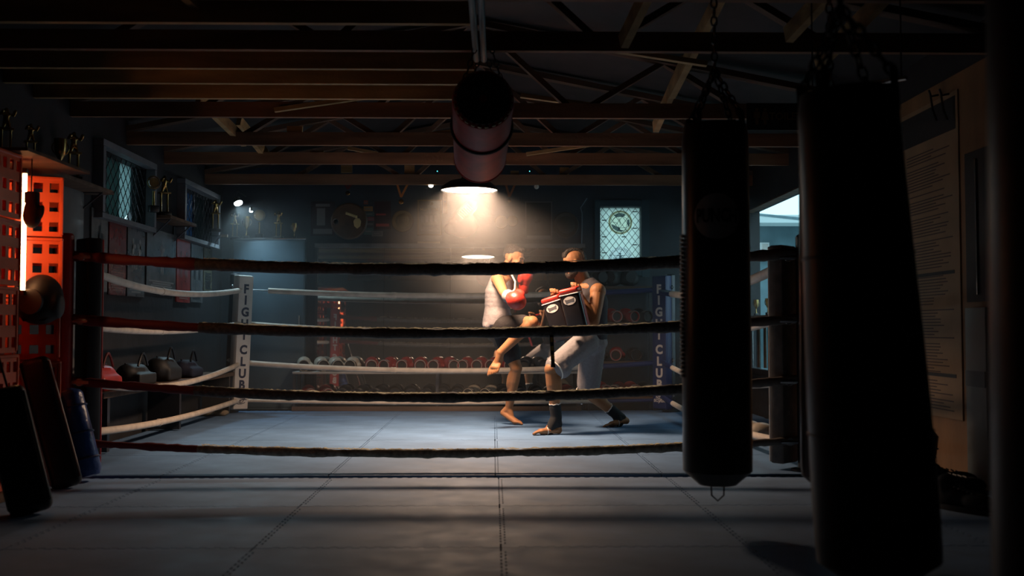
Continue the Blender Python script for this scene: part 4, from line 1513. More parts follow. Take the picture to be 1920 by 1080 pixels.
l2 = bpy.data.lights.new('clip_lamp_light', 'SPOT')
l2.energy = 42
l2.color = (0.55, 0.85, 1.0)
l2.spot_size = math.radians(120)
l2.spot_blend = 0.6
l2.shadow_soft_size = 0.03
lo2 = bpy.data.objects.new('clip_lamp_light', l2)
COL.objects.link(lo2)
lo2.parent = cl
lo2.location = aim * 0.03
lo2.rotation_euler = aim.to_track_quat('-Z', 'Y').to_euler()

# ------------------------------------------------------------------ glove rack under the mirror
RYF = 11.50
rx0, rx1 = at(548, 700, RYF).x, at(1090, 700, RYF).x
rack = thing('glove_rack', ((rx0 + rx1) / 2, 11.66, RZ), 'long two-tier rack of boxing gloves under the mirror', 'rack')
Z1 = at(800, 697, RYF).z; Z2 = 0.125
M_rackw = mat('worn_white_board', (0.42, 0.39, 0.36), 0.5, noise=(6, 0.2))
for z in (Z1, Z2):
    MB().box(((rx0 + rx1) / 2, 11.66, z - 0.012), (rx1 - rx0, 0.32, 0.024), bev=0.003).done('shelf_board', M_rackw, rack)
MB().box(((rx0 + rx1) / 2, 11.49, RZ + 0.025), (rx1 - rx0, 0.02, 0.05)).done('kick_board', M_timber_dark, rack, smooth=0)
for x in (rx0 + 0.02, (rx0 + rx1) / 2, rx1 - 0.02):
    for y in (11.52, 11.80):
        MB().box((x, y, (Z1 + RZ) / 2), (0.03, 0.03, Z1 - RZ)).done('upright', M_darksteel, rack, smooth=0)
rnd = random.Random(5)
up = [(569, 'cream'), (603, 'cream'), (630, 'cream'), (659, 'cream')] + [(x, 'red') for x in (696, 726, 758, 788, 817, 846, 872, 899, 925, 950)] + [(985, 'black'), (1014, 'black'), (1044, 'black'), (1072, 'black')]
lo_ = [(580, 'darkred'), (612, 'darkred')] + [(x, 'black') for x in (643, 675, 708, 740, 770, 801, 830, 857)] + [(884, 'cream'), (916, 'cream'), (945, 'black'), (975, 'black'), (1006, 'black'), (1038, 'black'), (1068, 'darkred')]
CNAME = {'cream': 'cream and black', 'red': 'glossy red', 'black': 'plain black', 'darkred': 'dull red'}
for (lst, z, tier) in ((up, Z1, 'upper'), (lo_, Z2, 'lower')):
    cnt = {}
    for (px, kind) in lst:
        k = cnt.get(kind, 0)
        cnt[kind] = k + 1
        p = at(px, 700, 11.62)
        glove(kind, (p.x, 11.64 + rnd.uniform(-0.015, 0.015), z + 0.002), rnd.uniform(-0.35, 0.35), '%s glove, %s of its colour from the cabinet end, %s tier' % (CNAME[kind], ORD[k], tier), 'gloves on the rack under the mirror')

# ------------------------------------------------------------------ things on the back wall above the mirror
WY = YB - 0.004


def wall_disc(px, py, r, m, label, inner=None, shape=24, rim=None, deco=None):
    c = at(px, py, WY)
    t = thing('wall_plaque', c - Vector((0, 0, r)), label, 'plaque', 'plaques on the back wall')
    M = place((1, 0, 0), (0, 0, 1), (0, -1, 0), c)
    MB().lathe([(r, 0), (r, 0.018), (r * 0.93, 0.028), (r * 0.80, 0.024)], M, shape).done('plate', m, t)
    if inner:
        MB().lathe([(r * 0.66, 0.022), (r * 0.66, 0.032), (r * 0.6, 0.036)], M, shape).done('boss', inner, t)
    if rim:
        MB().tube([M @ Vector((r * 0.95 * math.cos(2 * PI * k / 32), r * 0.95 * math.sin(2 * PI * k / 32), 0.022)) for k in range(32)], 0.006, 6, closed=True).done('rim', rim, t)
    return t, M


def wall_sheet(name, x0, x1, y0, y1, m, label, cat, border=None, bars=None, thick=0.014):
    a, b = at(x0, y1, WY), at(x1, y0, WY)
    t = thing(name, ((a.x + b.x) / 2, WY, a.z), label, cat, cat + 's on the back wall')
    c = ((a.x + b.x) / 2, WY - thick / 2, (a.z + b.z) / 2)
    w, h = b.x - a.x, b.z - a.z
    MB().box(c, (w, thick, h)).done('sheet', m, t, smooth=0)
    if border:
        q = MB()
        for (dx, dz, sx, sz) in ((0, h / 2, w + 0.02, 0.012), (0, -h / 2, w + 0.02, 0.012), (w / 2, 0, 0.012, h), (-w / 2, 0, 0.012, h)):
            q.box((c[0] + dx, WY - thick / 2 - 0.003, c[2] + dz), (sx, thick + 0.006, sz))
        q.done('frame', border, t, smooth=0)
    if bars:
        q = MB()
        for (fx0, fx1, fz0, fz1) in bars[0]:
            q.box((a.x + w * (fx0 + fx1) / 2, WY - thick - 0.0008, a.z + h * (fz0 + fz1) / 2), (w * (fx1 - fx0), 0.0015, h * (fz1 - fz0)))
        q.done('print', bars[1], t, smooth=0)
    return t


wall_sheet('wall_poster', 583, 628, 378, 442, gloss('dim_poster', (0.05, 0.035, 0.04)), 'dim poster nearest the cabinet on the back wall', 'poster', bars=([(0.1, 0.9, 0.05, 0.2), (0.25, 0.6, 0.3, 0.8), (0.2, 0.8, 0.85, 0.93)], M_print_grey))
# hanging medal and rosette cluster
t, M = wall_disc(655, 415, 0.21, mat('dark_wood_plaque', (0.10, 0.05, 0.025), 0.35, noise=(8, 0.4)), 'round dark wooden plaque with a bright brass shield', shape=32)
q = MB()
sp_ = at(670, 418, WY - 0.04)
q.prism([(0, -0.065), (0.035, -0.035), (0.044, 0.02), (0.025, 0.05), (0, 0.055), (-0.025, 0.05), (-0.044, 0.02), (-0.035, -0.035)], 0, 0.012, place((1, 0, 0), (0, 0, 1), (0, -1, -0.18), sp_))
q.done('shield', mat('bright_brass', (0.95, 0.78, 0.38), 0.35, 0.6), t, smooth=20)
q = MB()
for k in range(6):
    c = at(650 + 3.6 * k, 400 + 1.3 * k, WY - 0.035)
    q.box(c, (0.024, 0.014, 0.030), bev=0.003)
q.done('brass_scroll', mat('bright_brass', (0.95, 0.78, 0.38), 0.35, 0.6), t)
wall_disc(630, 416, 0.035, M_steel, 'small steel disc beside the wooden plaque', shape=18)
# stack of stickers
sk = [(682, 688, 376, 383, (0.28, 0.06, 0.03)), (682, 697, 387, 396, (0.30, 0.15, 0.04)), (682, 700, 398, 405, (0.05, 0.10, 0.09)), (682, 703, 407, 414, (0.26, 0.05, 0.05)), (682, 702, 416, 424, (0.05, 0.04, 0.04)), (682, 698, 427, 440, (0.06, 0.11, 0.10))]
for k, (x0, x1, y0, y1, c) in enumerate(sk):
    wall_sheet('club_sticker', x0, x1 + 2, y0, y1, mat('sticker_%d' % k, c, 0.5), '%s sticker from the top in the column beside the wooden plaque' % ORD[k], 'sticker', bars=([(0.15, 0.8, 0.35, 0.6)], M_print_grey), thick=0.004)
wall_sheet('club_sticker', 697, 718, 433, 443, mat('sticker_frame', (0.10, 0.09, 0.09), 0.5), 'pale outlined sticker at the foot of the column', 'sticker', bars=([(0.05, 0.95, 0.05, 0.12), (0.05, 0.95, 0.88, 0.95), (0.05, 0.09, 0.1, 0.9), (0.91, 0.95, 0.1, 0.9), (0.2, 0.7, 0.45, 0.6)], M_print_grey), thick=0.004)
wall_sheet('wall_poster', 702, 733, 378, 430, gloss('maroon_poster', (0.05, 0.025, 0.03)), 'dark maroon poster behind the hanging medal', 'poster', bars=([(0.1, 0.9, 0.1, 0.2), (0.1, 0.7, 0.5, 0.56)], M_print_red))
t, M = wall_disc(755, 415, 0.125, M_oldgold, 'round tarnished brass plaque with a raised border', inner=M_oldgold, shape=10, rim=M_oldgold)
q = MB()
for k in range(5):
    q.box(M @ Vector((-0.05 + 0.025 * k, 0.01, 0.037)), (0.010, 0.006, 0.045))
q.done('raised_bars', M_oldgold, t, smooth=0)


def medal(px, py_top, py, label, col, w=14, r=0.028, yy=11.25):
    c = at(px, py, yy)
    t = thing('hanging_medal', c - Vector((0, 0, r)), label, 'medal', 'medals hung from the beam')
    a, b = at(px - w * 0.55, py_top, yy), at(px + w, py_top - 2, yy)
    top = c + Vector((0, 0, r + 0.02))
    m = MB()
    m.bar(a, top, 0.022, 0.003, up=Vector((0, -1, 0)))
    m.bar(b, top + Vector((0, -0.004, 0)), 0.022, 0.003, up=Vector((0, -1, 0)))
    m.done('ribbon', col, t, smooth=0)
    MB().lathe([(r, -0.004), (r, 0.004), (r * 0.8, 0.006)], place((1, 0, 0), (0, 0, 1), (0, -1, 0), c), 24).done('disc', M_gold, t)


M_orange = mat('orange_ribbon', (0.55, 0.17, 0.03), 0.6)
medal(752, 344, 378, 'gold medal on an orange ribbon beside the bulb', M_orange)
medal(955, 347, 376, 'dull medal on an orange ribbon past the pendant lamp', mat('dull_orange_ribbon', (0.30, 0.10, 0.03), 0.6), w=11, r=0.020)
medal(652, 344, 362, 'dark medal on a red ribbon above the wooden plaque', M_redrope, w=9, r=0.024)
# big event poster under the bulb
t = wall_sheet('event_poster', 784, 827, 376, 440, gloss('event_poster_ink', (0.035, 0.028, 0.022)), 'dark event poster with small portraits under the bulb', 'poster', border=M_oldgold,
               bars=([(0.08, 0.92, 0.70, 0.73), (0.2, 0.8, 0.62, 0.64), (0.2, 0.9, 0.2, 0.23), (0.1, 0.9, 0.10, 0.13)] + [(0.12 + 0.2 * k, 0.24 + 0.2 * k, 0.36, 0.56) for k in range(4)], M_print_grey))
a = at(805, 383, WY - 0.016)
MB().add_mesh(text_me('MUAY THAI', 0.02), place((1, 0, 0), (0, 0, 1), (0, -1, 0), at(805, 393, WY - 0.0165), 0.040)).done('lettering', mat('gold_print', (0.45, 0.34, 0.18), 0.5), t, smooth=0)
MB().lathe([(0.022, 0), (0.022, 0.004)], place((1, 0, 0), (0, 0, 1), (0, -1, 0), at(809, 382, WY - 0.015)), 20).done('crest', mat('gold_print', (0.45, 0.34, 0.18), 0.5), t)
wall_sheet('certificate_strip', 783, 825, 453, 459, mat('cream_strip', (0.42, 0.36, 0.26), 0.5), 'cream paper strip on the mirror rail under the event poster', 'paper strip', bars=([(0.02, 0.98, 0.4, 0.5)], M_print_grey), thick=0.02)
wall_sheet('paper_banner', 830, 839, 362, 400, mat('cream_banner', (0.45, 0.36, 0.25), 0.6), 'narrow cream paper banner beside the pendant lamp', 'banner', bars=([(0.3, 0.7, 0.55, 0.6)], M_print_grey))
# crossed red leather gloves hung as a trophy
cg = at(862, 418, WY - 0.03)
gw = thing('giant_glove', cg - Vector((0, 0, 0.15)), 'large faded red glove ornament hung behind the lamp glow', 'ornament')
m = MB()
m.ell(cg + Vector((0.04, -0.03, -0.03)), (0.17, 0.07, 0.15))
m.ell(cg + Vector((-0.10, -0.05, -0.07)), (0.08, 0.06, 0.07))
m.cap(cg + Vector((0.0, -0.03, 0.06)), cg + Vector((0.13, -0.03, 0.19)), 0.085, 0.075)
blob('glove_body', m, 0.014, 6, mat('faded_red_leather', (0.30, 0.07, 0.04), 0.5, bump=(14, 0.4, 0.01)), gw)
q = MB()
for k in range(7):
    c = cg + Vector((0.01 + 0.018 * k, -0.115, 0.065 + 0.018 * k))
    q.tube([c + Vector((-0.03, 0, 0.03)), c + Vector((0.03, 0, -0.03))], 0.004, 5)
q.done('lacing', M_rim, gw)
for (px, py, r, lab) in ((940, 417, 0.075, 'small round brass plaque just past the lamp glow'), (961, 415, 0.062, 'round brass plaque with a beaded rim')):
    wall_disc(px, py, r, M_oldgold, lab, rim=M_gold, shape=26)
wall_sheet('framed_poster', 986, 1034, 379, 448, gloss('black_poster', (0.022, 0.02, 0.022)), 'black framed poster with a pale strip at its foot', 'poster', border=mat('grey_frame', (0.12, 0.11, 0.11), 0.4), bars=([(0.04, 0.96, 0.02, 0.09)], M_print_grey))
wall_disc(1061, 422, 0.150, mat('dim_wood_plaque', (0.05, 0.035, 0.025), 0.5), 'dim round wooden plaque left of the window', shape=28, inner=mat('dim_wood_plaque', (0.05, 0.035, 0.025), 0.5))
# thin cable on the wall before the window
a, b, c_, d_ = at(1100, 372, WY), at(1088, 390, WY), at(1091, 400, WY), at(1090, 462, WY)
MB().tube([v + Vector((0, -0.015, 0)) for v in (a, b, c_, d_)], 0.008, 6).done('wall_cable', mat('blue_grey_cable', (0.12, 0.16, 0.2), 0.4), label='thin cable running down the wall beside the window', cat='cable')
# bulbs on the last truss
for (px, py, st, lab) in ((808, 347, 14.0, 'bare lit bulb under the last beam'), (1006, 350, 0.0, 'unlit pale bulb under the last beam')):
    c = at(px, py, 11.25)
    t = thing('light_bulb', c, lab, 'bulb', 'bulbs under the last beam')
    m = MB()
    m.lathe([(0.008, -0.026), (0.022, -0.016), (0.027, 0.0), (0.022, 0.016), (0.012, 0.028)], Matrix.Translation(c), 16)
    m.done('globe', glow('bulb_glow', (1.0, 0.85, 0.62), 14.0) if st else M_white, t)
    MB().lathe([(0.014, 0.026), (0.014, 0.055), (0.02, 0.06)], Matrix.Translation(c), 12).done('socket', M_black, t)
    MB().tube([c + Vector((0, 0, 0.055)), Vector((c.x, 11.25, ZC + 0.03))], 0.004, 6).done('flex', M_black, t)
for (px, lab) in ((820, 'small green indicator lamp over the event poster'), (993, 'small blue indicator lamp over the framed poster')):
    c = at(px, 321, 11.15)
    t = thing('indicator_lamp', c, lab, 'indicator lamp')
    MB().box(c + Vector((0, 0.02, 0)), (0.05, 0.03, 0.03), bev=0.004).done('case', M_black, t)
    MB().ell(c + Vector((0, 0.004, 0)), (0.006, 0.006, 0.006), n=8, m=6).done('lens', glow('green_led', (0.1, 0.8, 0.9), 2.0), t)

# ------------------------------------------------------------------ gear rack right of the mirror
gx0, gx1 = at(1104, 700, 11.6).x, at(1226, 700, 11.6).x
gr = thing('gear_rack', ((gx0 + gx1) / 2, 11.7, RZ), 'dark open rack of head guards and red gear under the daylit window', 'rack')
for z in (0.16, 0.55, 0.98, 1.38):
    MB().box(((gx0 + gx1) / 2, 11.70, z - 0.012), (gx1 - gx0, 0.34, 0.024)).done('shelf_board', M_timber_dark, gr, smooth=0)
for x in (gx0, gx1):
    for y in (11.54, 11.86):
        MB().box((x, y, 0.70), (0.03, 0.03, 1.38)).done('upright', M_darksteel, gr, smooth=0)
for k, (px, z, rz) in enumerate(((1124, 1.38, 0.2), (1148, 1.38, -0.3), (1178, 1.38, 0.1))):
    o = copy_tree(HG)
    o.location = (at(px, 500, 11.7).x, 11.70, z + 0.003)
    o.rotation_euler = (0, 0, rz)
    o.scale = (0.95, 0.95, 0.95)
    tag(o, '%s black head guard on the top board under the window' % ['first', 'second', 'third'][k], 'head guard', 'head guards')
for k, (px, z, kind) in enumerate(((1120, 0.98, 'black'), (1150, 0.98, 'darkred'), (1180, 0.98, 'darkred'), (1205, 0.98, 'black'), (1125, 0.55, 'black'), (1155, 0.55, 'darkred'), (1190, 0.55, 'black'), (1130, 0.16, 'darkred'), (1156, 0.16, 'red'), (1186, 0.16, 'darkred'), (1212, 0.16, 'black'))):
    tier = {0.98: 'third board', 0.55: 'second board', 0.16: 'bottom board'}[z]
    glove(kind, (at(px, 600, 11.68).x, 11.68, z + 0.002), rnd.uniform(-0.5, 0.5), '%s glove, %s along the %s of the dark rack' % (CNAME[kind], ORD[k if z == 0.98 else (k - 4 if z == 0.55 else k - 7)], tier), 'gloves on the dark gear rack')

# ------------------------------------------------------------------ bench and kit along the poster wall
by0, by1 = 7.45, 11.2
bn = thing('low_bench', (XL + 0.19, (by0 + by1) / 2, RZ), 'low dark bench along the poster wall', 'bench')
MB().box((XL + 0.19, (by0 + by1) / 2, 0.43), (0.32, by1 - by0, 0.04), bev=0.006).done('seat_board', M_timber_dark, bn)
for y in (by0 + 0.15, (by0 + by1) / 2, by1 - 0.15):
    MB().box((XL + 0.19, y, 0.216), (0.28, 0.05, 0.388)).done('leg', M_darksteel, bn, smooth=0)


def kit_bag(y, sx, sy, sz, m, label, strap, z=0.45, x=XL + 0.19):
    t = thing('kit_bag', (x, y, z), label, 'bag', 'kit bags on the bench')
    b = MB()
    b.cap((x, y - sy * 0.3, z + sz * 0.45), (x, y + sy * 0.3, z + sz * 0.45), sz * 0.46, sz * 0.42)
    b.box((x, y, z + sz * 0.25), (sx, sy * 0.9, sz * 0.48))
    blob('bag_body', b, 0.016, 6, m, t)
    q = MB()
    q.tube([Vector((x + sx * 0.30, y - sy * 0.25 + sy * 0.5 * k / 8, z + sz * 0.8 + 0.10 * math.sin(PI * k / 8))) for k in range(9)], 0.010, 6)
    q.done('handle', strap, t)
    MB().tube([(x, y - sy * 0.4, z + sz * 0.90), (x, y + sy * 0.4, z + sz * 0.87)], 0.006, 6).done('zip', M_darksteel, t)
    return t


yb1 = on_x(212, 690, XL + 0.3).y
kit_bag(yb1, 0.24, 0.42, 0.22, M_redvinyl, 'red holdall on the bench behind the ropes', M_redrope)
kit_bag(yb1 + 0.75, 0.26, 0.46, 0.20, M_print_dark, 'black holdall second along the bench', M_black)
kit_bag(yb1 + 1.5, 0.25, 0.40, 0.24, M_print_dark, 'soft black holdall third along the bench', M_black)
kit_bag(yb1 + 2.2, 0.24, 0.40, 0.19, mat('navy_cloth', (0.008, 0.011, 0.03), 0.8), 'navy holdall at the corner end of the bench', M_black)
tw = thing('crumpled_towel', at(402, 778, 10.9), 'crumpled tan towel on the mat by the white post', 'towel')
b = MB()
c0 = at(402, 778, 10.95); c0.z = RZ
rr = random.Random(3)
for k in range(9):
    b.ell(c0 + Vector((rr.uniform(-0.14, 0.14), rr.uniform(-0.1, 0.1), 0.03)), (rr.uniform(0.04, 0.09), rr.uniform(0.04, 0.08), rr.uniform(0.022, 0.035)), Matrix.Rotation(rr.uniform(0, 3), 3, 'Z'))
blob('cloth', b, 0.012, 2, mat('tan_towelling', (0.24, 0.19, 0.13), 0.95, bump=(40, 0.6, 0.01)), tw)

# ------------------------------------------------------------------ right side
# tall rules sheet on the right wall
sy0, sy1 = on_x(1808, 500, XR).y, on_x(1640, 500, XR).y
MB().box((XR - 0.008, (sy0 + sy1 + 0.6) / 2, 1.22), (0.016, sy1 - sy0 + 1.5, 2.44)).done('trim_1', M_ply, base=False, smooth=0, kind='structure', label='brown plywood lining on the right wall')
sg = thing('rules_board', (XR - 0.02, (sy0 + sy1) / 2, 0.30), 'tall printed rules sheet on the brown right wall', 'sign')
sz0, sz1 = 0.36, 2.34
MB().box((XR - 0.021, (sy0 + sy1) / 2, (sz0 + sz1) / 2), (0.008, sy1 - sy0, sz1 - sz0)).done('sheet', mat('tan_printed_sheet', (0.40, 0.25, 0.13), 0.6, noise=(3, 0.15)), sg, smooth=0)
q = MB()
xf = XR - 0.0258
rr = random.Random(9)
for k in range(86):
    z = sz1 - 0.30 - k * 0.0192
    for (f0, f1) in ((0.06, 0.40), (0.47, 0.94)):
        L = (f1 - f0) * rr.uniform(0.55, 1.0)
        ya_ = sy1 - (sy1 - sy0) * f0
        yb2 = ya_ - (sy1 - sy0) * L
        if rr.random() < 0.9:
            q.box((xf, (ya_ + yb2) / 2, z), (0.0016, ya_ - yb2, 0.0065))
q.done('text_lines', mat('brown_print', (0.07, 0.035, 0.03), 0.6), sg, smooth=0)
q = MB()
q.box((xf, (sy0 + sy1) / 2, sz1 - 0.13), (0.0018, (sy1 - sy0) * 0.96, 0.20))
for (f0, f1, z) in ((0.05, 0.42, 1.92), (0.05, 0.40, 1.50), (0.46, 0.95, 1.25), (0.05, 0.40, 1.36), (0.05, 0.40, 1.06), (0.46, 0.95, 0.62), (0.05, 0.40, 0.80)):
    ya_ = sy1 - (sy1 - sy0) * f0; yb2 = sy1 - (sy1 - sy0) * f1
    q.box((xf - 0.0006, (ya_ + yb2) / 2, z), (0.0018, ya_ - yb2, 0.022))
q.done('heading_bars', M_print_dark, sg, smooth=0)
# hooks with wraps
for k, (px, py, lab) in enumerate(((1752, 178, 'dark steel hook with a strap above the rules sheet, nearer the bag'), (1772, 176, 'dark steel hook with a strap above the rules sheet, nearer the board edge'))):
    c = on_x(px, py, XR - 0.05)
    t = thing('wall_hook', (XR - 0.06, c.y, c.z - 0.1), lab, 'hook', 'hooks over the rules sheet')
    MB().tube([(XR - 0.026, c.y, c.z), (XR - 0.07, c.y, c.z - 0.01), (XR - 0.085, c.y, c.z + 0.03)], 0.007, 6).done('hook', M_darksteel, t)
    MB().tube([(XR - 0.075, c.y, c.z), (XR - 0.07, c.y - 0.02, c.z - 0.10), (XR - 0.06, c.y - 0.05, c.z - 0.17)], 0.008, 6, flat=0.5).done('strap', M_print_grey, t)
# dark locker with a pale edge, pale board below
ly0, ly1 = 4.9, on_x(1813, 500, XR - 0.03).y
lk = thing('wall_locker', (XR - 0.06, (ly0 + ly1) / 2, 1.06), 'dark wall locker with one thin bright metal edge', 'locker')
MB().box((XR - 0.018, (ly0 + ly1) / 2, (1.06 + 1.93) / 2), (0.032, ly1 - ly0, 1.93 - 1.06)).done('body', M_print_dark, lk, smooth=0)
yy = on_x(1831, 420, XR - 0.04).y
MB().box((XR - 0.040, yy, (1.10 + 1.88) / 2), (0.010, 0.010, 0.78)).done('edge_strip', M_chrome, lk, smooth=0)
MB().box((XR - 0.040, yy - 0.25, 1.45), (0.012, 0.02, 0.10)).done('handle', M_darksteel, lk, smooth=0)
py0, py1 = on_x(1852, 700, XR - 0.05).y, on_x(1814, 700, XR - 0.05).y
pb = thing('pale_board', (XR - 0.05, (py0 + py1) / 2, 0.0), 'pale grey board standing upright by the near bag', 'board')
MB().box((XR - 0.045, (py0 + py1) / 2, 0.515), (0.03, py1 - py0, 1.02), bev=0.004).done('sheet', mat('pale_laminate', (0.34, 0.34, 0.30), 0.5, noise=(3, 0.15)), pb)
MB().box((XR - 0.062, (py0 + py1) / 2, 0.62), (0.006, py1 - py0 - 0.01, 0.09)).done('worn_band', mat('dull_band', (0.20, 0.20, 0.19), 0.6), pb, smooth=0)


def make_shoe(m, sole):
    t = thing('training_shoe', (0, 0, 0))
    b = MB()
    b.ell((0, -0.07, 0.045), (0.045, 0.085, 0.04))
    b.ell((0, 0.05, 0.055), (0.042, 0.085, 0.05))
    b.cap((0, 0.07, 0.06), (0, 0.085, 0.11), 0.042, 0.040)
    blob('upper', b, 0.010, 4, m, t)
    MB().prism([(x, y * 1.0) for x, y in ell_pts(0, -0.01, 0.048, 0.15)], 0, 0.022).done('sole', sole, t, local=True)
    q = MB()
    for k in range(5):
        q.tube([(-0.024, -0.06 + 0.022 * k, 0.083 + 0.004 * k), (0.024, -0.052 + 0.022 * k, 0.083 + 0.004 * k)], 0.004, 5)
    q.done('laces', M_rim, t, local=True)
    return t


shoe0 = make_shoe(M_blackcloth, M_black)
for k, (px, py, rz, lab) in enumerate(((1772, 905, 1.2, 'black training shoe standing furthest along under the rules sheet'), (1786, 917, 1.35, 'black training shoe, middle of three under the rules sheet'), (1806, 948, 0.5, 'black training shoe lying nearest the pale board'))):
    o = shoe0 if k == 0 else copy_tree(shoe0)
    d = 1764.0 / (py + 10 - 618)
    p = at(px, py + 10, d)
    o.location = (min(p.x, XR - 0.2), d, 0.002)
    o.rotation_euler = (0, 0, rz)
    o.scale = (1.15, 1.15, 1.15)
    tag(o, lab, 'shoe', 'shoes along the right wall')
sp_ = thing('shin_pad', (2.45, 6.05, 0.0), 'striped dark shin pad leaning by the shoes', 'shin pad')
MB().lathe([(0.05, 0.0), (0.062, 0.05), (0.066, 0.2), (0.055, 0.30), (0.03, 0.32)], Matrix.Translation((2.45, 6.05, 0.004)) @ Matrix.Rotation(0.25, 4, 'Y'), 18).done('pad_body', M_black, sp_)
q = MB()
for k in range(4):
    q.tube([(Matrix.Translation((2.45, 6.05, 0.004)) @ Matrix.Rotation(0.25, 4, 'Y')) @ Vector((0.066 * math.cos(2 * PI * j / 18), 0.066 * math.sin(2 * PI * j / 18), 0.08 + 0.05 * k)) for j in range(18)], 0.005, 5, closed=True)
q.done('band', mat('pale_blue_band', (0.16, 0.20, 0.24), 0.6), sp_)

# toilets sign hung from a beam
c = at(1458, 219, 7.6)
ts = thing('hanging_sign', c - Vector((0, 0, 0.10)), 'black hanging sign with two figures and gold lettering', 'sign')
MB().box(c, (0.46, 0.012, 0.20)).done('board', M_print_dark, ts, smooth=0)
q = MB()
for sg_, dx in ((1, -0.155), (0, -0.095)):
    o = c + Vector((dx, -0.0075, 0))
    q.prism(ell_pts(0, 0.052, 0.012, 0.012, n=14), 0, 0.002, place((1, 0, 0), (0, 0, 1), (0, -1, 0), o))
    q.prism([(-0.022, 0.035), (0.022, 0.035), (0.024, -0.01), (0.012, -0.01), (0.011, -0.06), (-0.011, -0.06), (-0.012, -0.01), (-0.024, -0.01)] if sg_ else [(-0.016, 0.035), (0.016, 0.035), (0.030, -0.025), (0.010, -0.025), (0.010, -0.06), (-0.010, -0.06), (-0.010, -0.025), (-0.030, -0.025)], 0, 0.002, place((1, 0, 0), (0, 0, 1), (0, -1, 0), o))
q.add_mesh(text_me('TOILETS', 0.02), place((1, 0, 0), (0, 0, 1), (0, -1, 0), c + Vector((0.075, -0.009, 0.0)), 0.075))
q.done('print', mat('gold_sign_paint', (0.20, 0.11, 0.05), 0.5), ts, smooth=0)
MB().tube([c + Vector((-0.18, 0, 0.1)), Vector((c.x - 0.18, 7.6, ZC + 0.1))], 0.003, 5).tube([c + Vector((0.18, 0, 0.1)), Vector((c.x + 0.18, 7.6, ZC + 0.1))], 0.003, 5).done('hanger_wire', M_steel, ts)
# pale conduit high on the right
a, b = at(1515, 174, 5.2), at(1700, 146, 4.75)
cd = thing('steel_conduit', a, 'shiny steel conduit catching daylight above the broad bag', 'pipe')
MB().tube([a, a.lerp(b, 0.5), b], 0.011, 10).done('pipe', M_chrome, cd)
for f in (0.05, 0.95):
    c = a.lerp(b, f)
    MB().tube([c, Vector((c.x, c.y, EAVE_Z + 0.05))], 0.004, 6).done('hanger_rod', M_darksteel, cd)
# small ornaments on the sill and gear by the right rope
for k, (px, lab) in enumerate(((1416, 'small dark cup trophy on the opening sill'), (1438, 'small dark cup trophy on the sill beside the corner pad'))):
    p = on_x(px, 588, XR - 0.05)
    trophy('cup', (XR - 0.04, p.y, 1.046), 0.2, 0.55, lab)
for k, (px, lab, kind) in enumerate(((1424, 'cream and black glove lying on the mat beside the corner pad', 'cream'), (1440, 'cream and black glove tucked behind the corner pad', 'cream'))):
    d = 1764.0 / (826 - 618 + 4)
    p = at(px, 826, d)
    glove(kind, (p.x, d - 0.12 * k, RZ + 0.002), 0.7 + 0.9 * k, lab, 'gloves on the mat')

# ================================================================== the two fighters
def head_frame(fwd, up=Vector((0, 0, 1))):
    f = Vector(fwd).normalized()
    l = up.cross(f).normalized()
    u = f.cross(l)
    return Matrix((f, l, u)).transposed()


def head(m, c, R):
    def e(p, r):
        m.ell(c + R @ Vector(p), r, R)
    e((-0.014, 0, 0.030), (0.098, 0.076, 0.086))
    e((0.030, 0, -0.030), (0.064, 0.060, 0.083))
    e((0.046, 0, -0.086), (0.040, 0.043, 0.030))
    e((0.081, 0, 0.020), (0.017, 0.048, 0.011))
    e((0.084, 0, -0.064), (0.014, 0.024, 0.010))
    for s in (-1, 1):
        e((-0.008, s * 0.077, -0.010), (0.022, 0.011, 0.033))
        e((0.058, s * 0.036, -0.026), (0.028, 0.022, 0.024))
    m.cap(c + R @ Vector((0.088, 0, 0.004)), c + R @ Vector((0.108, 0, -0.034)), 0.009, 0.014)


def face_parts(t, c, R, brow_m):
    q = MB()
    for s in (-1, 1):
        q.ell(c + R @ Vector((0.083, s * 0.031, 0.001)), (0.010, 0.013, 0.007), R, 10, 8)
    q.done('eyes', mat('eye_dark', (0.02, 0.015, 0.012), 0.2), t)
    q = MB()
    for s in (-1, 1):
        q.tube([c + R @ Vector((0.096, s * 0.014, 0.024)), c + R @ Vector((0.092, s * 0.034, 0.029)), c + R @ Vector((0.076, s * 0.052, 0.022))], [0.005, 0.006, 0.003], 6)
    q.done('eyebrows', brow_m, t)


def leg(m, hip, knee, ankle, th=0.088, kn=0.055, an=0.036, back=Vector((0, 0, 0))):
    m.cap(hip, hip.lerp(knee, 0.55), th, th * 0.86)
    m.cap(hip.lerp(knee, 0.5), knee, th * 0.86, kn)
    m.ell(knee, (kn * 1.04,) * 3)
    mid = knee.lerp(ankle, 0.32)
    m.cap(knee, mid, kn * 0.94, kn * 0.98)
    m.cap(mid, ankle, kn * 0.96, an)
    m.ell(knee.lerp(ankle, 0.30) + back, (kn * 0.72, kn * 0.72, 0.11), frame_along(ankle - knee) and Matrix([*frame_along(ankle - knee)]).transposed())


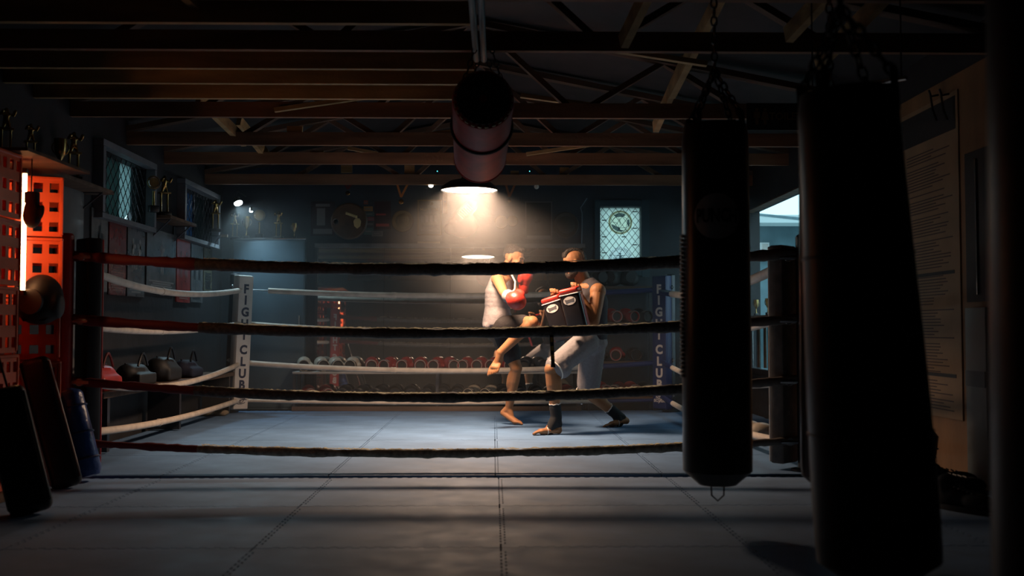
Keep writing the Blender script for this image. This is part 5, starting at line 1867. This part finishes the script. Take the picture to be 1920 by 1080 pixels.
def foot(m, ankle, heel, ball, toe, big_side=1, up=None):
    """heel, ball of the foot and five separate toes"""
    d = (toe - ball).normalized()
    f = (ball - heel).normalized()
    up = (ankle - (heel + ball) / 2).normalized() if up is None else up.normalized()
    s = up.cross(f).normalized() * big_side
    m.cap(ankle, heel, 0.038, 0.032)
    m.cap(ankle, ball.lerp(heel, 0.35), 0.036, 0.028)
    for o, r in ((-0.024, 0.022), (0.0, 0.024), (0.022, 0.026)):
        m.cap(heel.lerp(ball, 0.1) + s * o * 0.6, ball + s * o, 0.027, r)
    L = (toe - ball).length
    for k in range(5):
        o = 0.040 - 0.020 * k
        ln = L * (1.0 - 0.11 * k)
        b = ball + s * o
        r = 0.0125 if k == 0 else 0.0085
        m.cap(b, b + d * ln * 0.6 + up * 0.005, r * 1.05, r)
        m.cap(b + d * ln * 0.6 + up * 0.005, b + d * ln - up * 0.002, r, r * 1.0)


def arm(m, sh, el, wr, r=(0.062, 0.046, 0.040, 0.029)):
    m.ell(sh, (r[0],) * 3)
    m.cap(sh, sh.lerp(el, 0.5), r[0] * 0.92, r[1] * 1.06)
    m.cap(sh.lerp(el, 0.5), el, r[1] * 1.06, r[2])
    m.cap(el, el.lerp(wr, 0.35), r[2] * 0.98, r[2] * 1.02)
    m.cap(el.lerp(wr, 0.35), wr, r[2] * 1.02, r[3])


def fist(m, wr, d, side, grip):
    """palm beyond the wrist along d, knuckle row along side, fingers curling towards grip, thumb across"""
    d, side, grip = d.normalized(), side.normalized(), grip.normalized()
    pal = wr + d * 0.045
    R = Matrix((side, grip, d)).transposed()
    m.ell(pal, (0.043, 0.020, 0.046), R)
    for k in range(4):
        o = -0.033 + 0.022 * k
        kn = wr + d * (0.086 - 0.004 * abs(k - 1.4)) + side * o
        l1, l2, l3 = (0.040, 0.026, 0.018) if k in (1, 2) else (0.035, 0.022, 0.016)
        a = kn + (grip * 0.8 + d * 0.45).normalized() * l1
        b = a + (grip * 0.45 - d * 0.9).normalized() * l2
        c = b + (-grip * 0.5 - d * 0.85).normalized() * l3
        m.cap(wr + d * 0.03 + side * o * 0.7, kn, 0.012, 0.0112)
        m.cap(kn, a, 0.0108, 0.0098)
        m.cap(a, b, 0.0098, 0.0090)
        m.cap(b, c, 0.0090, 0.0080)
    t0 = wr + d * 0.022 + side * 0.036
    t1 = t0 + (d * 0.6 + grip * 0.8 + side * 0.25).normalized() * 0.040
    t2 = t1 + (grip * 0.5 - side * 0.85 + d * 0.25).normalized() * 0.034
    m.cap(wr + d * 0.01 + side * 0.02, t0, 0.016, 0.014)
    m.cap(t0, t1, 0.0135, 0.0115)
    m.cap(t1, t2, 0.0115, 0.0095)


def rotz(a):
    return Matrix.Rotation(a, 3, 'Z')


def torso(m, keys, R, n=4):
    """ellipsoids blended between the key sections (centre, radii)"""
    for (c0, r0), (c1, r1) in zip(keys, keys[1:]):
        for k in range(n):
            f = k / n
            m.ell(c0.lerp(c1, f), [a + (b - a) * f for a, b in zip(r0, r1)], R, 20, 12)
    m.ell(keys[-1][0], keys[-1][1], R, 20, 12)


def worn_glove(t, wr, d, thumb_side, m_body, m_cuff, sc=1.0):
    """red boxing glove on a fist: body, thumb, cuff"""
    d = d.normalized()
    s = (thumb_side - d * thumb_side.dot(d)).normalized()
    u = d.cross(s)
    R = Matrix((s, u, d)).transposed()
    b = MB()
    b.ell(wr + d * 0.115 * sc, (0.072 * sc, 0.078 * sc, 0.088 * sc), R)
    b.ell(wr + d * 0.055 * sc, (0.056 * sc, 0.060 * sc, 0.06 * sc), R)
    b.ell(wr + d * 0.095 * sc + s * 0.066 * sc, (0.028 * sc, 0.034 * sc, 0.062 * sc), R)
    blob('glove', b, 0.010, 5, m_body, t)
    M = R.to_4x4(); M.translation = wr
    MB().lathe([(0.045 * sc, -0.055), (0.052 * sc, -0.045), (0.050 * sc, 0.02), (0.047 * sc, 0.035)], M, 20).done('glove_cuff', m_cuff, t)


# ---------------- fighter in the light shirt, knee raised
fa = thing('person', (at(955, 790, 9.7).x, 9.7, RZ), 'person in sleeveless light grey hooded top and black shorts raising a knee in red gloves', 'person')
body = MB()
Ra = rotz(-0.22)
pel, wai, che, uch = at(934, 606, 9.7), at(932, 580, 9.7), at(935, 548, 9.7), at(941, 526, 9.7)
torso(body, [(pel, (0.115, 0.160, 0.09)), (wai, (0.095, 0.138, 0.08)), (che, (0.112, 0.165, 0.08)), (uch, (0.092, 0.172, 0.07))], Ra)
neck0, hc = at(946, 514, 9.69), at(964, 484, 9.66)
HRa = head_frame((0.84, -0.42, -0.32))
body.cap(neck0, hc + HRa @ Vector((-0.03, 0, -0.06)), 0.062, 0.052)
head(body, hc, HRa)
rs, re, rw = at(933, 523, 9.52), at(945, 550, 9.33), at(956, 557, 9.12)
ls, le, lw_ = at(954, 523, 9.85), at(970, 556, 9.80), at(982, 538, 9.70)
arm(body, rs, re, rw)
arm(body, ls, le, lw_)
body.ell(rw + (rw - re).normalized() * 0.06, (0.035, 0.035, 0.035))
rh, rk, ra = at(936, 612, 9.61), at(998, 604, 9.34), at(938, 661, 9.36)
lh, lk_, la = at(940, 614, 9.79), at(968, 690, 9.72), at(954, 765, 9.86)
leg(body, rh, rk, ra, back=Vector((-0.015, 0, -0.02)))
leg(body, lh, lk_, la, back=Vector((-0.03, 0, 0)))
foot(body, ra, at(937, 672, 9.43), at(928, 689, 9.34), at(923, 704, 9.32), -1, Vector((-0.35, -0.9, 0.25)))
bl = at(967, 790, 9.84); bl.z = RZ + 0.030
to = at(981, 796, 9.83); to.z = RZ + 0.014
foot(body, la, at(944, 774, 9.88), bl, to, -1)
blob('body', body, 0.0062, 2, M_skin, fa)
face_parts(fa, hc, HRa, M_hair)
h = MB()
h.ell(hc + HRa @ Vector((-0.028, 0, 0.052)), (0.094, 0.079, 0.074), HRa)
h.ell(hc + HRa @ Vector((0.050, 0, 0.092)), (0.044, 0.052, 0.026), HRa)
h.ell(hc + HRa @ Vector((-0.078, 0, 0.010)), (0.036, 0.060, 0.050), HRa)
blob('hair', h, 0.010, 2, M_hair, fa)
sh = MB()
torso(sh, [(at(930, 607, 9.7), (0.128, 0.178, 0.06)), (at(933, 592, 9.7), (0.130, 0.178, 0.07)), (wai, (0.116, 0.160, 0.08)), (che, (0.128, 0.174, 0.085)), (at(939, 527, 9.7), (0.104, 0.160, 0.075))], Ra)
sh.ell(at(920, 611, 9.7), (0.070, 0.165, 0.06), Ra)
shirt = blob('sleeveless_top', sh, 0.011, 3, M_greyshirt, fa)
hd = MB()
for k in range(9):
    a = PI * 0.45 + PI * 1.1 * k / 8
    v = Ra @ Vector((0.085 * math.cos(a), 0.105 * math.sin(a), 0))
    hd.ell(at(944, 509, 9.70) + v + Vector((0, 0, -0.012 + 0.045 * max(0, -math.cos(a)))), (0.036, 0.036, 0.040))
hd.ell(at(929, 510, 9.70), (0.050, 0.095, 0.055))
blob('hood', hd, 0.011, 3, M_greyshirt, shirt)
dr = MB()
c0 = at(962, 518, 9.62)
dr.tube([c0 + Vector((-0.02, 0, 0.03)), c0 + Vector((0.02, -0.01, -0.05)), c0 + Vector((0.015, -0.02, -0.12)), c0 + Vector((-0.03, -0.03, -0.17))], 0.009, 6)
dr.done('armhole_trim', M_white, shirt)
so = MB()
so.ell(at(934, 612, 9.7), (0.128, 0.172, 0.10), Ra)
so.cap(rh, rh.lerp(rk, 0.72), 0.098, 0.082)
so.cap(lh, lh.lerp(lk_, 0.68), 0.102, 0.094)
so.ell(lh.lerp(lk_, 0.62) + Vector((0.01, 0, 0)), (0.092, 0.088, 0.09))
blob('shorts', so, 0.011, 3, M_blackshorts, fa)
worn_glove(fa, rw, Vector((0.35, -0.75, -0.22)), Vector((0.6, 0, 0.8)), M_redglove, M_greyshirt, 1.14)
worn_glove(fa, lw_, Vector((0.15, -0.25, 0.9)), Vector((-0.6, -0.6, 0)), M_redglove, M_redglove, 0.95)

# ---------------- fighter in the dark tank top holding the pads
fb = thing('person', (at(1090, 800, 9.2).x, 9.2, RZ), 'bearded person with a mohawk, dark tank top and pale shorts holding two kick pads', 'person')
body = MB()
Rb = rotz(PI + 0.42)
pel, wai, che, uch = at(1106, 634, 9.27), at(1110, 604, 9.27), at(1108, 566, 9.27), at(1101, 540, 9.27)
torso(body, [(pel, (0.125, 0.168, 0.09)), (wai, (0.108, 0.148, 0.08)), (che, (0.122, 0.176, 0.09)), (uch, (0.102, 0.185, 0.07))], Rb)
neck0, hc = at(1093, 526, 9.27), at(1075, 493, 9.22)
HRb = head_frame((-0.93, -0.12, -0.26))
body.cap(neck0, hc + HRb @ Vector((-0.03, 0, -0.06)), 0.072, 0.060)
head(body, hc, HRb)
ls, le, lwr = at(1121, 546, 9.08), at(1114, 602, 8.98), at(1086, 553, 9.02)
rs, re, rwr = at(1083, 546, 9.48), at(1068, 604, 9.42), at(1048, 562, 9.32)
BR_ = (0.072, 0.056, 0.047, 0.032)
arm(body, ls, le, lwr, BR_)
arm(body, rs, re, rwr, BR_)
nrm = Vector((-0.42, -0.88, 0.10)).normalized()
fist(body, lwr, at(1080, 532, 9.02) - lwr, Vector((-0.9, 0.3, 0.25)), nrm)
fist(body, rwr, at(1041, 545, 9.30) - rwr, Vector((-0.9, 0.3, 0.15)), nrm)
lh, lk_, la = at(1099, 642, 9.13), at(1034, 693, 8.90), at(1043, 783, 8.92)
rh, rk, ra = at(1112, 644, 9.38), at(1102, 734, 9.50), at(1156, 777, 9.62)
leg(body, lh, lk_, la, 0.095, 0.060, 0.040, Vector((0.035, 0, 0)))
leg(body, rh, rk, ra, 0.095, 0.060, 0.040, Vector((0.02, 0, 0.02)))
hl = at(1047, 800, 8.92); hl.z = RZ + 0.034
bl = at(1014, 806, 8.88); bl.z = RZ + 0.030
to = at(998, 810, 8.86); to.z = RZ + 0.014
foot(body, la, hl, bl, to, 1)
hl2 = at(1174, 789, 9.64)
bl2 = at(1148, 796, 9.58); bl2.z = RZ + 0.030
to2 = at(1136, 799, 9.55); to2.z = RZ + 0.014
foot(body, ra, hl2, bl2, to2, -1)
blob('body', body, 0.0062, 2, M_skin, fb)
face_parts(fb, hc, HRb, M_hair)
h = MB()
rr = random.Random(4)
for k in range(16):
    a = math.radians(35 + 165 * k / 15)
    for w in (-0.026, 0.0, 0.026):
        v = Vector((-0.012 + 0.092 * math.cos(a), w, 0.032 + 0.080 * math.sin(a)))
        h.ell(hc + HRb @ (v + Vector((rr.uniform(-.005, .005), 0, rr.uniform(-.003, .008)))), (0.020, 0.019, 0.021), HRb)
h.ell(hc + HRb @ Vector((-0.095, 0, 0.015)), (0.025, 0.058, 0.055), HRb)
blob('hair', h, 0.009, 1, M_hair, fb)
h = MB()
h.ell(hc + HRb @ Vector((0.050, 0, -0.100)), (0.046, 0.048, 0.034), HRb)
h.ell(hc + HRb @ Vector((0.088, 0, -0.084)), (0.012, 0.026, 0.016), HRb)
for s_ in (-1, 1):
    h.ell(hc + HRb @ Vector((0.030, s_ * 0.048, -0.080)), (0.044, 0.014, 0.036), HRb)
    h.ell(hc + HRb @ Vector((0.004, s_ * 0.062, -0.045)), (0.016, 0.012, 0.034), HRb)
h.tube([hc + HRb @ Vector((0.084, y, -0.052 - 4 * abs(y) ** 1.6)) for y in (-0.03, -0.015, 0, 0.015, 0.03)], 0.008, 6)
blob('beard', h, 0.008, 2, M_beard, fb)
sh = MB()
torso(sh, [(at(1106, 634, 9.27), (0.142, 0.188, 0.06)), (at(1108, 618, 9.27), (0.136, 0.180, 0.07)), (wai, (0.128, 0.170, 0.08)), (che, (0.140, 0.186, 0.10)), (at(1103, 545, 9.27), (0.118, 0.168, 0.085))], Rb)
for yy_ in (-0.095, 0.095):
    sh.cap(at(1100, 541, 9.27) + Rb @ Vector((0, yy_ * 0.5, 0.012)), at(1102, 541, 9.27) + Rb @ Vector((0, yy_ * 1.35, -0.004)), 0.084, 0.072)
    sh.cap(at(1101, 556, 9.27) + Rb @ Vector((0.06, yy_, 0)), at(1099, 532, 9.27) + Rb @ Vector((-0.005, yy_, 0.008)), 0.050, 0.045)
    sh.cap(at(1101, 556, 9.27) + Rb @ Vector((-0.06, yy_, 0)), at(1099, 532, 9.27) + Rb @ Vector((-0.005, yy_, 0.008)), 0.050, 0.045)
blob('tank_top', sh, 0.011, 3, M_charshirt, fb)
so = MB()
so.ell(at(1106, 642, 9.27), (0.150, 0.190, 0.105), Rb)
so.cap(lh, lh.lerp(lk_, 0.86), 0.118, 0.098)
so.cap(rh, rh.lerp(rk, 0.84), 0.118, 0.108)
so.ell(lh.lerp(lk_, 0.80) + Vector((0.03, 0, -0.04)), (0.085, 0.10, 0.085))
so.ell(rh.lerp(rk, 0.80), (0.105, 0.10, 0.09))
shorts = blob('shorts', so, 0.011, 3, M_greyshorts, fb)
hm = MB()
s, u, d = frame_along(lk_ - lh)
c0 = lh.lerp(lk_, 0.965) + Vector((0.014, 0, -0.012))
hm.tube([c0 + s * 0.094 * math.cos(2 * PI * k / 24) + u * 0.094 * math.sin(2 * PI * k / 24) for k in range(24)], 0.006, 6, closed=True)
s, u, d = frame_along(rk - rh)
c0 = rh.lerp(rk, 0.98)
hm.tube([c0 + s * 0.102 * math.cos(2 * PI * k / 24) + u * 0.102 * math.sin(2 * PI * k / 24) for k in range(24)], 0.006, 6, closed=True)
hm.done('hem_piping', M_white, shorts)
for (kn, an, he, ba) in ((lk_, la, hl, bl), (rk, ra, hl2, bl2)):
    an_s = MB()
    an_s.cap(an.lerp(kn, 0.22), an, 0.052, 0.049)
    an_s.cap(an, he.lerp(ba, 0.50), 0.050, 0.043)
    an_s.cap(an, he.lerp(an, 0.45), 0.046, 0.042)
    o = blob('ankle_support', an_s, 0.008, 2, M_sleeve, fb)
    s, u, d = frame_along(kn - an)
    c0 = an.lerp(kn, 0.285)
    MB().tube([c0 + s * 0.047 * math.cos(2 * PI * k / 20) + u * 0.047 * math.sin(2 * PI * k / 20) + d * 0.004 * math.sin(k * 2.1) for k in range(20)], 0.005, 6, closed=True).done('support_trim', M_white, o)
    s, u, d = frame_along(ba - he)
    c0 = he.lerp(ba, 0.66)
    MB().tube([c0 + s * 0.044 * math.cos(2 * PI * k / 20) + u * 0.034 * math.sin(2 * PI * k / 20) for k in range(20)], 0.004, 6, closed=True).done('support_trim', M_white, o)


# ---------------- the two pads
def thai_pad(T, Bt, n, label, w=0.178, th=0.105):
    t = thing('kick_pad', Bt, label, 'kick pad', 'kick pads held up to the knee')
    d = (Bt - T)
    L = d.length
    yax = -d.normalized()
    nn = (n - yax * n.dot(yax)).normalized()
    s = yax.cross(nn)
    M = place(s, yax, nn, (T + Bt) / 2)
    MB().box((0, -0.018, 0), (w, L - 0.036, th), M, 0.028, 4).done('pad_body', M_black2, t)
    MB().box((0, L / 2 - 0.022, 0.004), (w * 0.985, 0.046, th * 1.02), M, 0.018, 3).done('end_cap', M_redglove, t)
    MB().box((0, L / 2 - 0.050, 0.003), (w * 1.005, 0.009, th * 1.02), M, 0.003, 1).done('trim', M_white, t)
    for sg_ in (-1, 1):
        MB().box((sg_ * w / 2, -0.03, -0.01), (0.008, L * 0.8, th * 0.55), M, 0.003, 1).done('side_panel', M_redvinyl, t)
    zc = L / 2 - 0.105
    lg = MB().prism(ell_pts(0, 0, 0.056, 0.036), th / 2, th / 2 + 0.003, M @ Matrix.Translation((-0.004, zc, 0))).done('logo_oval', M_white, t, smooth=0)
    q = MB()
    q.prism([(-0.042, 0.016), (-0.02, 0.010), (0.02, 0.012), (0.044, 0.020), (0.036, -0.014), (0.015, -0.010), (-0.02, -0.014), (-0.036, -0.020)], th / 2 + 0.003, th / 2 + 0.0045, M @ Matrix.Translation((-0.004, zc, 0)))
    q.done('logo_mark', M_print_grey, lg, smooth=0)
    st = MB()
    for f in (0.10, -0.22):
        st.tube([M @ Vector((w * 0.42, L * f, -th / 2)), M @ Vector((w * 0.30, L * f, -th / 2 - 0.065)), M @ Vector((-w * 0.30, L * f, -th / 2 - 0.065)), M @ Vector((-w * 0.42, L * f, -th / 2))], 0.016, 8, flat=0.35)
    st.done('forearm_strap', M_black, t)
    h = MB().tube([M @ Vector((w * 0.34, L * 0.36, -th / 2)), M @ Vector((w * 0.30, L * 0.40, -th / 2 - 0.04)), M @ Vector((-w * 0.30, L * 0.40, -th / 2 - 0.04)), M @ Vector((-w * 0.34, L * 0.36, -th / 2))], 0.012, 8)
    h.done('handle', M_black, t)
    return t


thai_pad(at(1067, 540, 8.90), at(1088, 626, 8.92), nrm, 'black kick pad with a red top held nearer the bearded person\'s chest')
thai_pad(at(1033, 556, 9.20), at(1060, 638, 9.20), nrm, 'black kick pad with a red top held out towards the raised knee')

# ================================================================== haze
hz = bpy.data.materials.new('thin_haze')
hz.use_nodes = True
nt = hz.node_tree
nt.nodes.remove(nt.nodes['Principled BSDF'])
vs = nt.nodes.new('ShaderNodeVolumeScatter')
vs.inputs['Color'].default_value = (1, 1, 1, 1)
vs.inputs['Density'].default_value = HAZE
vs.inputs['Anisotropy'].default_value = 0.0
nt.links.new(vs.outputs[0], nt.nodes['Material Output'].inputs['Volume'])
HY0 = 9.98
MB().box(((XL + XR) / 2, (HY0 + YB) / 2, 1.225), (XR - XL - 0.02, YB - HY0 - 0.02, 2.42)).done('haze', hz, base=False, smooth=0, kind='stuff', label='thin haze hanging in the air before the mirror wall', cat='haze')
hz2 = bpy.data.materials.new('soft_haze_puff')
hz2.use_nodes = True
nt = hz2.node_tree
nt.nodes.remove(nt.nodes['Principled BSDF'])
vs = nt.nodes.new('ShaderNodeVolumeScatter')
tc = nt.nodes.new('ShaderNodeTexCoord')
gt = nt.nodes.new('ShaderNodeTexGradient')
gt.gradient_type = 'SPHERICAL'
pw = nt.nodes.new('ShaderNodeMath')
pw.operation = 'POWER'
pw.inputs[1].default_value = 1.6
ml = nt.nodes.new('ShaderNodeMath')
ml.operation = 'MULTIPLY'
ml.inputs[1].default_value = 0.15
nt.links.new(tc.outputs['Object'], gt.inputs['Vector'])
nt.links.new(gt.outputs['Fac'], pw.inputs[0])
nt.links.new(pw.outputs[0], ml.inputs[0])
nt.links.new(ml.outputs[0], vs.inputs['Density'])
nt.links.new(vs.outputs[0], nt.nodes['Material Output'].inputs['Volume'])
pf = MB().ell((0, 0, 0), (1, 1, 1), n=24, m=16).done('lamp_haze', hz2, local=True, kind='stuff', label='puff of warm haze under the pendant lamp', cat='haze')
pf.location = (LP.x + 0.16, LP.y + 0.15, LP.z - 0.20)
pf.scale = (1.25, 0.95, 0.95)
